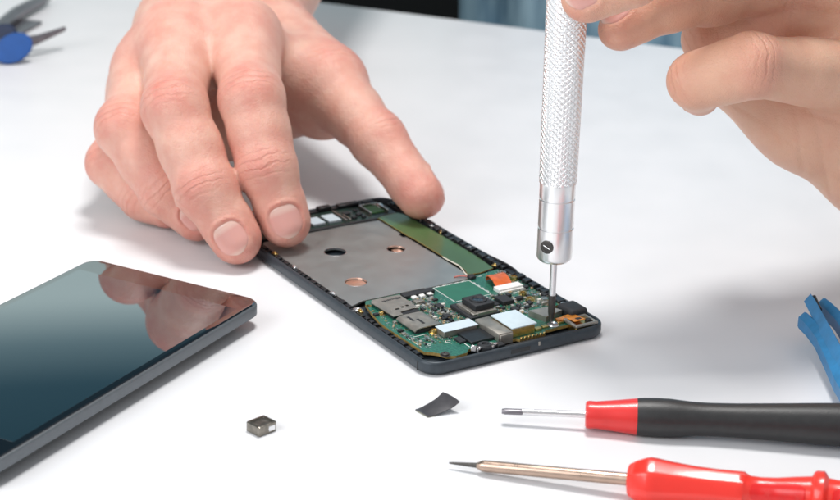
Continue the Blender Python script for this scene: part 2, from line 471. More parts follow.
def denim_mat():
    m = mat('blue_denim', (.10, .21, .31), .85)
    nt = m.node_tree; b = nt.nodes['Principled BSDF']; N = nt.nodes.new; Lk = nt.links.new
    tc = N('ShaderNodeTexCoord'); mp = N('ShaderNodeMapping'); mp.inputs['Scale'].default_value = (1, 1, .22)
    Lk(tc.outputs['Object'], mp.inputs[0])
    n = N('ShaderNodeTexNoise'); n.inputs['Scale'].default_value = 60; n.inputs['Detail'].default_value = 6
    Lk(mp.outputs[0], n.inputs['Vector'])
    r = N('ShaderNodeValToRGB'); r.color_ramp.elements[0].position = .35; r.color_ramp.elements[1].position = .65
    r.color_ramp.elements[0].color = (.10, .20, .29, 1); r.color_ramp.elements[1].color = (.33, .50, .60, 1)
    Lk(n.outputs['Fac'], r.inputs[0]); Lk(r.outputs[0], b.inputs['Base Color'])
    wv = N('ShaderNodeTexWave'); wv.inputs['Scale'].default_value = 700; Lk(tc.outputs['Object'], wv.inputs['Vector'])
    bp = N('ShaderNodeBump'); bp.inputs['Strength'].default_value = .3; bp.inputs['Distance'].default_value = .0004
    Lk(wv.outputs['Fac'], bp.inputs['Height']); Lk(bp.outputs[0], b.inputs['Normal'])
    return m
M_DENIM = denim_mat()

# ------------------------------------------------------------------ setting: table and floor
def edge_y(x): return 948 - .393 * (x - 85)
mb = MB()
outl = [(-1200, -500), (1200, -500), (1200, edge_y(1200)), (-1200, edge_y(-1200))]
rr = []
for ins, z in ((4, -28), (0, -25), (0, -2.0), (.6, -.6), (2.0, 0)):
    cx, cy = 0, 300
    rr.append([(x - math.copysign(ins, x), y - math.copysign(ins, y - cy), z) for x, y in outl])
mb.rings(rr)
t = mb.build('table', M_TABLE); t['kind'] = 'structure'
mb = MB(); mb.box(-4000, 4000, -3000, 5000, -760, -740)
t = mb.build('floor', M_FLOOR); t['kind'] = 'structure'

# ------------------------------------------------------------------ opened phone (local mm: x across the front edge, y along the left edge)
AX, AY, AT = 3.73, 519.73, 0.56932
PH = thing('opened_phone', 'phone without its back cover, green circuit board and steel plate exposed, held by the fingers', 'smartphone', (AX, AY, 0), AT)
PW, PL = 70.0, 141.0
def rings_at(specs, r=6.5): return [rrect(0, PW, 0, PL, r, i, z) for i, z in specs]
mb = MB()
mb.rings(rings_at([(2.2, .05), (1.0, .25), (.25, .9), (0, 1.6), (0, 3.5), (.12, 4.1), (.45, 4.5), (.95, 4.62), (1.35, 4.45), (1.5, 4.0), (1.6, 1.9)]), smooth=True)
ch = mb.build('chassis', M_CHASSIS, PH)
# shadow-gap marks and the port on the front wall
mb = MB(); mb.box(31.0, 38.5, -.12, .3, 1.9, 3.4, .1); mb.build('charging_port', M_BLACK, PH)
mb = MB(); mb.box(41.6, 42.3, -.10, .3, 2.7, 4.0, .08); mb.build('antenna_break', M_SHIELD, PH)
mb = MB(); mb.box(-.12, .3, 6.2, 6.6, .8, 3.9, .05); mb.build('antenna_break', M_BLACK, PH)
# inner rails
rnd = random.Random(5)
mb = MB()
mb.box(1.55, 3.5, 8, 134, 1.8, 3.7, .15)
y = 10
while y < 132:
    w = rnd.uniform(1.0, 3.4)
    mb.box(1.62 + rnd.uniform(0, .3), 3.4, y, y + w, 3.6, 4.25 + rnd.uniform(0, .35), .12)
    y += w + rnd.uniform(.5, 1.6)
mb.build('side_rail', M_BLACK, PH)
mb = MB()
mb.box(65.6, 68.45, 18, 134, 1.8, 4.2, .15)
y = 22
while y < 132:
    w = rnd.uniform(1.2, 5.0)
    mb.box(66.0 - rnd.uniform(0, .8), 68.4, y, y + w, 4.1, 4.9 + rnd.uniform(0, .9), .15)
    y += w + rnd.uniform(.4, 1.8)
mb.build('side_rail', M_BLACK, PH)
mb = MB()
mb.box(8, 62, 137, 139.4, 1.8, 4.5, .15)
for x, w, h in ((22, 4, 5.6), (30, 3, 5.1), (37.5, 5.5, 5.8), (46, 9, 5.4), (57, 4, 5.0), (12, 4, 5.2)):
    mb.box(x, x + w, 136.6, 139.3, 4.4, h, .2)
mb.build('end_rail', M_BLACK, PH)
for k, (x, y, rz) in enumerate(((2.6, 106, .2), (2.4, 91, -.1), (2.5, 64, .3), (3.2, 47, .1), (66.6, 104, .4), (66.9, 110, .9), (66.4, 97, -.2), (66.8, 78, .2), (66.6, 66, -.3), (65.6, 60, .6))):
    mb = MB(); mb.box(x - .6, x + .6, y - 1.2, y + 1.2, 4.2, 5.0 + .12 * (k % 3), .15, rot=rz); mb.box(x - .3, x + .3, y - .5, y + .5, 4.9, 5.5, .1, rot=rz)
    mb.build('spring_clip', M_STEEL if k % 3 else M_GOLD, PH)
# steel plate with its three holes
hole = [circ(23, 98.8, 3.9), circ(43.8, 91.3, 3.3), circ(15.4, 71, 3.8)]
outline = [(3.7, 53.4), (9, 55.6), (33, 55.6), (35, 55.0), (52.9, 55.6), (53.4, 62), (53.4, 99.8), (52.2, 100.3), (52.2, 103.4), (53.4, 103.9), (53.4, 119.6), (40, 120.4), (5, 119), (3.7, 117)]
pl = flat_plate('steel_plate', outline, hole, 3.3, 4.0, [M_PLATE], PH, bev=.08)
for (cx, cy), r, m_ in (((23, 98.8), 3.9, M_SHIELD), ((43.8, 91.3), 3.3, M_COPPER), ((15.4, 71), 3.8, M_COPPER)):
    mb = MB(); mb.lathe([(-.3, r - .03), (.06, r - .02), (.07, r + .14), (0, r + .22)], (cx, cy, 3.98), (0, 0, 1), 32); mb.build('hole_rim', M_STEEL, PH)
mb = MB(); mb.lathe([(0, 0), (0, 3.6), (.5, 3.6), (.9, 2.6), (.75, 0)], (15.4, 71, 2.85), (0, 0, 1), 28); mb.build('copper_contact', M_COPPER, PH)
mb = MB(); mb.box(43.3, 46.5, 88.6, 93.8, 1.85, 2.9, .1); mb.build('copper_contact', M_COPPER, PH)
# top board
outline = [(5, 121.2), (40, 122.0), (53.6, 121.4), (57, 123), (63.5, 123.5), (64, 132), (59, 136.3), (9, 136.3), (5, 131)]
tb = flat_plate('top_board', outline, [], 3.0, 4.05, [mat('dark_circuit_board', (.016, .036, .030), .4, noise=.5, nscale=700, coat=.2), M_EDGE], PH, side_mi=1)
mb = MB(); mb.box(5, 53.5, 120.2, 121.6, 2.6, 4.5, .15); mb.build('black_gasket', M_MATBLACK, tb, (0, 0, -3.525))
def on(parent, dz):                                  # a child whose mesh is written in the phone's own coordinates
    return dict(parent=parent, loc=(0, 0, -dz))
TZ = 3.525
for x0, x1, y0, y1, m_ in ((28.4, 33.6, 124.6, 131.2, M_PAD), (35.2, 40.4, 124.6, 131.6, M_PAD)):
    mb = MB(); mb.box(x0, x1, y0, y1, 4.05, 5.0, .12); mb.build('metal_can', m_, **on(tb, TZ))
mb = MB(); mb.box(54.6, 60, 126.2, 133.4, 4.05, 4.6, .1); mb.build('antenna_pad', mat('antenna_green', (.07, .19, .07), .5, noise=.1), **on(tb, TZ))
mb = MB()
for a in ((53.4, 53.9, 125.4, 134.6), (60.7, 61.2, 125.4, 134.6), (53.9, 60.7, 134.1, 134.6), (41.4, 41.9, 123, 134), (43.0, 43.5, 123, 129)):
    mb.box(*a, 4.05, 5.2, .08)
mb.build('shield_fence', M_SOLDER, **on(tb, TZ))
for x, y, w in ((45.6, 130.2, 2.6), (49.4, 127.4, 2.2), (46.2, 125.2, 1.8), (50.2, 131.6, 1.6), (22, 127, 3), (14, 128, 3.5), (49.8, 124.4, 1.5)):
    mb = MB(); mb.box(x - w / 2, x + w / 2, y - w * .4, y + w * .4, 4.05, 4.9, .1); mb.build('chip', M_MATBLACK, **on(tb, TZ))
# main board
outline = [(5, 10.5), (4.7, 18.5), (4.4, 30), (4.5, 36.6), (6.2, 45), (8.2, 52.4), (9.6, 54.4), (33, 54.6), (35, 54.0), (50.2, 54.2), (51.5, 56.2), (58, 56.6), (64.8, 57.5), (65.4, 50), (66.6, 46), (66.6, 38), (68.0, 34), (68.0, 26), (66.4, 22), (61.4, 20.8), (60.6, 12), (58.4, 6.6), (48.3, 6.2), (47.6, 4.4), (37.5, 4.2), (36.6, 5.4), (29.6, 5.6), (20.6, 6.4), (18.1, 5.3), (16.6, 3.6), (12.2, 3.2), (9.6, 4.6), (8.5, 7.4), (7, 9)]
hl = [circ(8.6, 50.6, .9, 16), circ(36.4, 52.2, .5, 12), circ(49.2, 41.2, .5, 12), circ(58.2, 47.4, .5, 12)]
BZ = 3.7
pcb = flat_plate('circuit_board', outline, hl, 3.2, 4.2, [M_PCB, M_EDGE], PH, side_mi=1)
def part(fn, name, m_, label=None):
    mb = MB(); fn(mb); o = mb.build(name, m_, **on(pcb, BZ))
    if label: o['label'] = label
    return o
def bx(*a, **k): return lambda mb: mb.box(*a, **k)
# card holders
def sheet(name, ol, holes, z0, z1, m_, b=.06):
    o = flat_plate(name, ol, holes, z0 - BZ, z1 - BZ, [m_], pcb, bev=b); return o
sl = lambda x0, x1, y0, y1: [(x0, y0), (x1, y0), (x1, y1), (x0, y1)]
sheet('card_holder', [(9.6, 36.4), (13.2, 36.4), (13.4, 38.6), (19, 39.4), (20.6, 38.6), (20.8, 51.4), (10.2, 51.6), (8.8, 49.6)],
      [sl(13.0, 14.6, 40.6, 41.8), sl(15.6, 16.8, 41.2, 42.4), sl(17.6, 18.8, 41.6, 42.8), circ(11.2, 40.6, .35, 10)], 5.25, 5.55, M_SHIELD)
part(bx(9.9, 20.4, 37.2, 51.2, 4.2, 5.1, bev=.1), 'holder_body', M_MATBLACK)
def dashes(mb):
    r = random.Random(3); x = 12.6
    while x < 18.4:
        w = r.uniform(.3, .7); mb.box(x, x + w, 48.1 + (x - 12) * .1, 49.1 + (x - 12) * .1, 5.54, 5.60); x += w + .25
    mb.box(18.0, 19.9, 48.3, 49.5, 5.54, 5.61)
part(dashes, 'stamped_marks', M_MATBLACK)
def card2(mb):
    n = 14; rows = []
    for k in range(n + 1):
        u = k / n; x = 9.4 + 10.6 * u; z = 6.25 - .9 * (abs(u - .5) * 2) ** 6
        rows.append((x, z))
    prof = [(x, z) for x, z in rows] + [(x, z - .35) for x, z in rows[::-1]]
    mb.rings([[(x, y, z) for x, z in prof] for y in (23.0, 34.6)])
part(card2, 'memory_card_slot', M_SHIELD)
part(bx(10, 19.4, 23.4, 34.4, 4.2, 5.4, bev=.1), 'slot_body', M_MATBLACK)
part(lambda mb: (mb.box(12.0, 12.9, 28.8, 32.6, 6.2, 6.30), mb.box(13.9, 14.8, 25.4, 29.6, 6.2, 6.30)), 'slot_opening', M_MATBLACK)
# comb connector behind the card holder
part(bx(21.6, 33.6, 49.2, 52.2, 4.2, 5.5, bev=.12), 'comb_connector', M_MATBLACK)
for k in range(3):
    part(bx(24.0 + k * 3.1, 25.9 + k * 3.1, 47.6, 49.8, 4.25, 5.15, bev=.2), 'connector_tooth', M_WHITE)
# silkscreen
def silk(mb):
    z0, z1 = 4.205, 4.225
    for a in ((35.6, 50.2, 53.5, 53.75), (35.5, 35.75, 40, 53.6), (50.1, 50.35, 40, 53.6), (36, 39, 39.7, 39.95), (44, 50, 39.7, 39.95), (6.0, 6.25, 14, 23), (19.6, 19.9, 6.8, 13.4), (52.8, 53.05, 20, 33), (46.0, 46.25, 19, 28), (8, 12.5, 21.7, 21.95), (54, 62, 37.2, 37.45), (55, 56.5, 55, 55.25), (63.2, 63.45, 42, 52)):
        mb.box(*a, z0, z1)
    for k in range(5): mb.box(37 + k * 2.6, 38.3 + k * 2.6, 53.85, 54.1, z0, z1)
    for k in range(4): mb.box(50.6, 50.85, 42 + k * 2.7, 43.4 + k * 2.7, z0, z1)
    for cx, cy, r in ((16.0, 13.6, 1.0), (58.2, 47.4, .9), (9.4, 14.4, .7)):
        n = 20
        for k in range(n - 4):
            a0, a1 = 2 * math.pi * k / n, 2 * math.pi * (k + 1) / n
            mb._add([(cx + q * math.cos(a), cy + q * math.sin(a), z1) for a, q in ((a0, r), (a1, r), (a1, r - .25), (a0, r - .25))], [(0, 1, 2, 3)])
def print_on(board, fn, dz, m_):
    mb = MB(); mb.bm.from_mesh(board.data); n0 = len(mb.bm.faces)
    q = MB(); fn(q); tmp = bpy.data.meshes.new('t'); q.bm.to_mesh(tmp); q.bm.free()
    tmp.transform(Matrix.Translation((0, 0, -dz * MM))); mb.bm.from_mesh(tmp); mb.bm.faces.ensure_lookup_table()
    k = len(board.data.materials)
    for f in mb.bm.faces[n0:]: f.material_index = k
    mb.bm.to_mesh(board.data); mb.bm.free(); board.data.materials.append(m_); bpy.data.meshes.remove(tmp)
print_on(pcb, silk, BZ, M_WHITE)
part(bx(36.0, 49.9, 40.2, 53.3, 4.2, 4.235), 'copper_pour', mat('solder_mask_green', (.022, .145, .088), .42, noise=.10, nscale=200, coat=.2))
# camera module
part(bx(31.2, 42.6, 23.4, 36.2, 4.2, 5.5, bev=.15), 'camera_bracket', M_MATBLACK)
part(lambda mb: (mb.box(32.6, 42.0, 24.2, 34.6, 5.5, 6.2, .15), mb.box(32.3, 33.0, 26, 33, 5.4, 6.6, .1), mb.box(34, 41, 23.7, 24.4, 5.4, 6.5, .1)), 'camera_frame', M_SHIELD)
part(lambda mb: (mb.box(34.2, 41.8, 25.6, 34.0, 6.2, 8.3, .35, seg=2), mb.lathe([(8.2, 3.0), (8.75, 2.9), (8.75, 2.2), (8.3, 1.7)], (38, 29.8, 0), (0, 0, 1), 32)), 'rear_camera', M_MATBLACK)
part(lambda mb: mb.lathe([(8.30, 2.0), (8.42, 1.2), (8.46, 0)], (38, 29.8, 0), (0, 0, 1), 28), 'lens', M_LENS)
part(lambda mb: (mb.box(47.9, 52.2, 29.2, 34.8, 4.2, 5.7, .12),), 'power_chip', M_MATBLACK)
part(lambda mb: (mb.box(45.2, 47.2, 30, 33.4, 4.2, 4.9, .1),), 'chip', M_MATBLACK)
# labels, cans
part(bx(16.2, 29.0, 16.4, 21.4, 4.2, 6.2, bev=.12), 'shield_can', M_SHIELD)
part(bx(16.0, 29.2, 16.2, 21.6, 6.2, 6.45, bev=.06), 'foam_pad', M_PAD)
part(bx(20.9, 30.0, 7.6, 15.9, 4.2, 5.3, bev=.15), 'black_module', M_BLACK)
part(bx(18.2, 20.6, 10.0, 14.0, 4.2, 5.0, bev=.12), 'chip', M_MATBLACK)
part(bx(29.7, 35.3, 5.4, 19.2, 4.2, 7.1, bev=.35, seg=2), 'shield_can', M_SHIELD)
part(bx(30.2, 35.0, 4.9, 5.5, 3.3, 6.6, bev=.1), 'can_lip', M_SHIELD)
part(bx(35.5, 44.4, 6.2, 17.6, 4.2, 7.5, bev=.15), 'shield_can', M_GOLD)
part(bx(34.9, 44.7, 5.6, 17.8, 7.5, 7.95, bev=.08), 'foam_pad', M_PAD)
part(lambda mb: mb.rings([[(50.4, 18.4, z), (52.6, 11.4, z), (60.6, 13.6, z), (58.6, 18.2, z)] for z in (4.2, 6.2)]), 'shield_can', M_SHIELD)
# flex ribbon rolled over its connector
def flexrib(mb):
    prof = [(41.6, 5.5), (42.6, 6.3), (44.2, 7.0), (46.4, 7.35), (48.6, 7.3), (50.2, 6.6), (50.9, 5.6), (50.7, 4.6)]
    inner = [(y_ - (0 if i < 5 else .3), z_ - .28) for i, (y_, z_) in enumerate(prof)]
    loop = prof + inner[::-1]
    n = 5
    mb.rings([[(54.2 + 6.6 * k / n + (y_ - 46) * .22, y_ + .12 * math.sin(k * 2.1), 4.4 + (z_ - 4.4) * .85 + .12 * math.sin(k * 1.7)) for y_, z_ in loop] for k in range(n + 1)], smooth=True)
part(flexrib, 'flex_ribbon', M_ORANGE)
part(lambda mb: (mb.box(52.6, 62.6, 38.6, 42.2, 4.2, 5.7, .15), mb.box(52.8, 62.4, 38.0, 39.0, 4.2, 5.0, .1)), 'ribbon_connector', M_WHITE)
# coaxial sockets and small cans in the cluster
for x, y, r, h in ((58.6, 33.4, 1.3, 1.5), (61.6, 30.4, 1.2, 1.3), (58.2, 28.6, 1.5, 1.2), (62.2, 26.0, 1.2, 1.4), (64.4, 47, 1.3, 1.3), (15.6, 21.4, 1.1, 1.2), (63.8, 52.8, 1.1, 1.0)):
    part(lambda mb: (mb.lathe([(4.2, r), (4.2 + h, r), (4.2 + h, r * .72), (4.5, r * .66)], (x, y, 0), (0, 0, 1), 20), mb.cyl((x, y), r * .3, 4.2, 4.2 + h * .8, 10)), 'coaxial_socket', M_GOLD if r > 1.25 or y < 23 else M_SOLDER)
for x, y, w, d, h, m_ in ((60.4, 35.8, 2.2, 1.4, 1.4, M_SHIELD), (55.6, 31.2, 2.4, 1.8, 1.2, M_MATBLACK), (56.2, 26.0, 1.6, 2.4, 1.3, M_MATBLACK), (60.6, 23.6, 2.4, 1.2, 1.2, M_SHIELD), (65.0, 29.6, 1.8, 2.2, 1.1, M_MATBLACK), (49.4, 24.4, 2.6, 2.6, .9, M_MATBLACK), (54.2, 35.4, 1.6, 1.6, 1.0, M_MATBLACK), (26, 30, 2.4, 2.4, 1, M_MATBLACK), (28.4, 38.4, 2.2, 3.0, .9, M_MATBLACK), (24.4, 44.6, 3.4, 2.2, 1.0, M_SHIELD), (63.4, 38.6, 1.8, 1.8, 1.0, M_MATBLACK)):
    part(bx(x - w / 2, x + w / 2, y - d / 2, y + d / 2, 4.2, 4.2 + h, bev=.12), 'chip', m_)
# fixings
def screw(mb, x, y, z, r):
    mb.lathe([(z, r), (z + .55, r), (z + .75, r * .8), (z + .75, r * .45), (z + .4, r * .3), (z + .35, 0)], (x, y, 0), (0, 0, 1), 24)
    mb.lathe([(z, r * 1.35), (z + .12, r * 1.3), (z + .12, 0)], (x, y, 0), (0, 0, 1), 24)
for x, y, z, r, m_ in ((15.4, 21.7, 4.4, 1.1, M_GOLD), (9.6, 5.4, 4.2, 1.25, M_TIP), (3.4, 49.3, 4.0, 1.4, M_STEEL), (8.6, 42.6, 4.3, .9, M_GOLD), (53.4, 8.6, 4.3, 1.5, M_STEEL), (66.2, 20.2, 4.4, 1.2, M_STEEL), (61.4, 132.6, 4.2, 1.3, M_STEEL)):
    mb = MB(); screw(mb, x, y, z, r); mb.build('screw', m_, PH)
# microphone cluster near the front edge
mb = MB(); mb.lathe([(2.4, 0), (2.4, 2.3), (5.4, 2.3), (5.9, 1.9), (5.9, 1.2), (5.3, 1.0), (5.3, 0)], (23.4, 3.6, 0), (0, 0, 1), 24); mb.build('microphone', M_MATBLACK, PH)
for x, y, rz in ((21.0, 3.2, .4), (25.6, 4.4, -.5), (22.2, 5.4, .9), (24.6, 2.2, 0), (26.9, 3.2, .3), (19.6, 4.6, -.4)):
    mb = MB(); mb.box(x - .9, x + .9, y - .45, y + .45, 3.6, 5.6, .2, rot=rz, tilt=(rz * .6, .3)); mb.build('contact_spring', M_STEEL, PH)
mb = MB(); mb.box(27.6, 30.6, 2.6, 5.4, 2.0, 4.7, .2); mb.build('motor_bracket', M_MATBLACK, PH)
# front inner strip and gold contacts below the board tail
mb = MB(); mb.box(30, 58, 1.8, 4.0, 1.8, 3.5, .15); mb.build('front_rail', M_MATBLACK, PH)
mb = MB()
for x in np.arange(37.4, 47, 1.5): mb.box(x, x + .9, 3.9, 4.5, 3.0, 4.8, .1)
mb.build('edge_contacts', M_GOLD, PH)
part(lambda mb: (mb.box(45.2, 47.6, 6.6, 8.2, 4.2, 5.2, .1), mb.box(48.8, 51.0, 7.6, 9.2, 4.2, 4.8, .1), mb.box(55.2, 57.4, 8.0, 10.6, 4.2, 5.0, .1)), 'test_pads', M_GOLD)
# black loudspeaker and copper motor in the right corner
mb = MB(); mb.box(61.2, 68.4, 9.4, 17.9, 2.0, 7.0, 1.2, seg=4); mb.build('loudspeaker', M_MATBLACK, PH)
mb = MB(); mb.box(58.2, 66.0, 2.4, 8.6, 2.2, 4.8, .2); mb.build('vibration_motor', M_GOLD, PH)
def motor(mb):
    for a in ((57.6, 66.6, 1.7, 2.7), (57.6, 66.6, 8.0, 9.0), (57.6, 58.6, 2.7, 8.0), (65.6, 66.6, 2.7, 8.0)): mb.box(*a, 4.6, 5.5, .15)
mb = MB(); motor(mb); mb.build('motor_frame', M_SHIELD, PH)
mb = MB(); mb.box(58.8, 63.2, 4.2, 11.2, 5.4, 5.75, .12, tilt=(-.10, 0)); mb.box(55.6, 59.4, 8.6, 10.6, 5.0, 5.4, .12); mb.build('amber_flex', M_AMBER, PH)
mb = MB(); mb.box(60.4, 62.4, 4.8, 6.4, 5.7, 6.1, .1); mb.box(63.4, 65.2, 3.4, 5.0, 4.8, 5.9, .1); mb.build('flex_chip', M_MATBLACK, PH)
# green film down the right side, with cream and red leads along it
strip_ol = [(54.0, 120.8), (54.0, 99), (54.4, 98.4), (54.2, 62.4), (52.6, 58.0), (57.4, 57.2), (63.8, 58.8), (64.9, 70), (65.2, 90), (64.6, 119), (63.4, 122.2), (57, 121.8)]
flat_plate('shielding_film', strip_ol, [], 4.15, 4.5, [M_STRIP, M_EDGE], PH, bev=.05, side_mi=1)
mb = MB(); mb.sweep([(53.9, 76, 4.4), (53.8, 71, 4.6), (54.1, 66, 4.7), (53.4, 62.6, 4.6), (52.4, 59.6, 4.5), (52.0, 57.4, 4.5)], [.20] * 6, 10); mb.build('cream_lead', M_WIRE, PH)
mb = MB(); mb.sweep([(47.4, 58.6, 4.2), (49.2, 58.0, 4.5), (50.6, 57.2, 4.5), (51.6, 56.0, 4.5)], [.24] * 4, 10); mb.build('red_lead', mat('red_lead_plastic', (.50, .13, .10), .5), PH)
mb = MB(); mb.box(50.8, 53.4, 53.6, 56.0, 4.2, 5.4, .3); mb.build('lead_connector', M_MATBLACK, PH)
# antenna wire loop at the right rim
mb = MB(); mb.sweep([(68.2, 70, 4.9), (67.8, 62, 5.6), (67.6, 56, 6.0), (67.8, 51, 5.6), (66.8, 48.6, 5.0)], [.45] * 5, 10); mb.build('antenna_cable', M_BLACK, PH)
# surface-mount parts
rnd = random.Random(11)
placed0 = []
cap_meshes = []
for body, w, d, h in ((M_MATBLACK, 1.3, .7, .5), (mat('ceramic_tan', (.42, .28, .15), .5), 1.1, .6, .6), (mat('ceramic_grey', (.36, .35, .33), .5), 1.4, .8, .7)):
    mb = MB(); mb.box(-w * .28, w * .28, -d / 2, d / 2, 0, h, .04, mi=0); mb.box(-w / 2, -w * .28, -d / 2 - .02, d / 2 + .02, 0, h + .03, .05, mi=1); mb.box(w * .28, w / 2, -d / 2 - .02, d / 2 + .02, 0, h + .03, .05, mi=1)
    o = mb.build('capacitor', [body, M_SOLDER], pcb, (0, 0, 0)); cap_meshes.append(o)
zones = [((21.4, 30.8), (23, 48), 46), ((44, 54), (20, 38), 16), ((54, 66), (22, 38), 18), ((5.6, 9), (12, 46), 8), ((62, 65.4), (40, 56), 6), ((10, 20), (14, 21), 5)]
keep = [(9, 21, 22, 52), (31, 43, 23, 36.5), (47, 53, 29, 35), (34, 45, 5, 18), (29.5, 35.8, 5, 19.5), (15.8, 29.4, 16, 21.8), (50, 61, 11, 19), (52.4, 62.8, 37.8, 51)]
chip_src = []
for w, d, h, m_ in ((1.7, 1.3, .8, M_MATBLACK), (1.2, 1.2, .7, M_SHIELD), (2.0, 1.1, .9, M_BLACK), (1.4, 1.0, .8, mat('ceramic_white', (.62, .60, .55), .5))):
    mb = MB(); mb.box(-w / 2, w / 2, -d / 2, d / 2, 0, h, .08, mi=0)
    for k in range(3):
        for sg in (-1, 1): mb.box(-w * .35 + k * w * .35 - .1, -w * .35 + k * w * .35 + .1, sg * d / 2 - .12, sg * d / 2 + .12, 0, .2, mi=1)
    chip_src.append(mb.build('chip', [m_, M_SOLDER], pcb))
placed = []; first = list(cap_meshes); ncap = 0
cfirst = list(chip_src)
for xr, yr, cnt in (((21.4, 30.6), (23, 47.5), 15), ((44, 54), (20, 38), 7), ((54, 66), (21.5, 37), 8), ((5.8, 8.6), (13, 45), 4)):
    for _ in range(cnt):
        for _try in range(60):
            x, y = rnd.uniform(*xr), rnd.uniform(*yr)
            if any(a < x < b and c < y < d for a, b, c, d in keep): continue
            if any(abs(x - px) < 2.2 and abs(y - py) < 1.8 for px, py in placed): continue
            placed.append((x, y))
            k = rnd.randrange(len(chip_src))
            if cfirst: o = cfirst.pop(0)
            else: o = chip_src[k].copy(); COL.objects.link(o); o.parent = pcb
            o.location = Vector((x, y, 4.2 - BZ)) * MM; o.rotation_euler = (0, 0, rnd.choice((0, math.pi / 2)))
            break
for xr, yr, cnt in zones:
    for _ in range(cnt):
        for _try in range(40):
            x, y = rnd.uniform(*xr), rnd.uniform(*yr)
            if any(a < x < b and c < y < d for a, b, c, d in keep): continue
            if any(abs(x - px) < 1.25 and abs(y - py) < 1.0 for px, py in placed): continue
            placed.append((x, y))
            k = rnd.randrange(3)
            if first and k < len(first): o = first.pop(k)
            else:
                o = cap_meshes[k].copy(); COL.objects.link(o); o.parent = pcb
            o.location = Vector((x, y, 4.2 - BZ)) * MM
            o.rotation_euler = (0, 0, rnd.choice((0, math.pi / 2, 0, math.pi / 2, .78)))
            ncap += 1
            break
mb = MB()
for _ in range(1000):
    (xr, yr, _c) = rnd.choice(zones[:1] * 5 + zones[1:3] * 2 + zones[3:])
    x, y = rnd.uniform(*xr), rnd.uniform(*yr)
    if any(a < x < b and c < y < d for a, b, c, d in keep): continue
    w = rnd.uniform(.2, .5); mb.box(x - w, x + w, y - w * .5, y + w * .5, 4.2, 4.2 + rnd.uniform(.05, .35), .02, rot=rnd.choice((0, 1.5708)), mi=rnd.choice((0, 0, 1)))
o = mb.build('solder_joints', [M_SOLDER, M_GOLD], **on(pcb, BZ)); o['kind'] = 'stuff'

# ------------------------------------------------------------------ the other phone, screen up
BXX, BYY, BTT = -176.84, 468.74, -0.48344
PB = thing('smartphone', 'dark glass smartphone lying screen up, fingers mirrored in its black screen', 'smartphone', (BXX, BYY, 0), BTT)
def rb(specs, r=5.8): return [rrect(0, 70, 0, 138.6, r, i, z, 10) for i, z in specs]
mb = MB(); mb.rings(rb([(1.6, 3.7), (.45, 4.0), (0, 4.5), (0, 7.4), (.2, 7.85), (.55, 8.05)]), smooth=True); mb.build('metal_band', M_BAND, PB)
mb = MB(); mb.rings(rb([(10, .1), (7, .5), (4.2, 1.5), (2.2, 3.0), (1.2, 3.8)]), smooth=True); mb.build('back_cover', M_MATBLACK, PB)
mb = MB(); mb.rings(rb([(.6, 7.9), (.6, 8.25), (.9, 8.45), (1.3, 8.5)]), smooth=False); mb.build('cover_glass', M_DISPLAY, PB)
mb = MB(); mb.rings([rrect(3.3, 66.8, 17.6, 127.6, .5, 0, 8.50), rrect(3.3, 66.8, 17.6, 127.6, .5, 0, 8.515)]); mb.build('screen', M_SCREEN, PB)

# ------------------------------------------------------------------ silver screwdriver standing on the board
ax = Vector((-.009, .004, 1)).normalized(); tip = Vector((43.46, 557.14, 5.0))
SD = thing('knurled_screwdriver', 'silver knurled precision screwdriver standing upright on the circuit board', 'screwdriver', (43.46, 557.14, 5.0))
def rel(mb, name, m_): return mb.build(name, m_, SD)
mb = MB(); mb.lathe([(0, 0), (0, .62), (1.0, .85), (3.4, 1.18), (9.2, 1.25), (9.3, 0)], (0, 0, 0), ax, 20); rel(mb, 'dark_tip', M_TIP)
mb = MB(); mb.lathe([(9.0, 0), (9.0, 1.12), (24, 1.12), (24, 0)], (0, 0, 0), ax, 24); rel(mb, 'shaft', M_STEEL)
r0 = 5.75
mb = MB(); mb.lathe([(21.6, 1.2), (21.6, 4.9), (22.2, 5.5), (23.0, r0), (32.6, r0), (32.8, r0 - .3), (33.2, r0 - .3), (33.4, r0), (42.4, r0), (42.6, r0 - .25), (42.9, r0 - .25), (43.1, r0), (47.6, r0), (48.2, r0 - .1), (48.6, 0)], (0, 0, 0), ax, 64); collar = rel(mb, 'collar', M_SILVER)
d = Vector((-.50, -.866, 0)); e = d.cross(ax)
mb = MB(); c = ax * 27.6 + d * (r0 - .12)
mb.lathe([(-.6, 2.2), (.32, 2.2), (.45, 2.0), (.40, 1.3), (.2, 1.2), (.2, 0)], c, d, 28); ss = mb.build('set_screw', M_TIP, SD)
mb = MB(); mb.sweep([c + d * .34 + e * -1.1 + ax * -.5, c + d * .34 + e * 1.1 + ax * .5], [.16, .16], 8); mb.build('screw_slot', M_STEEL, ss)
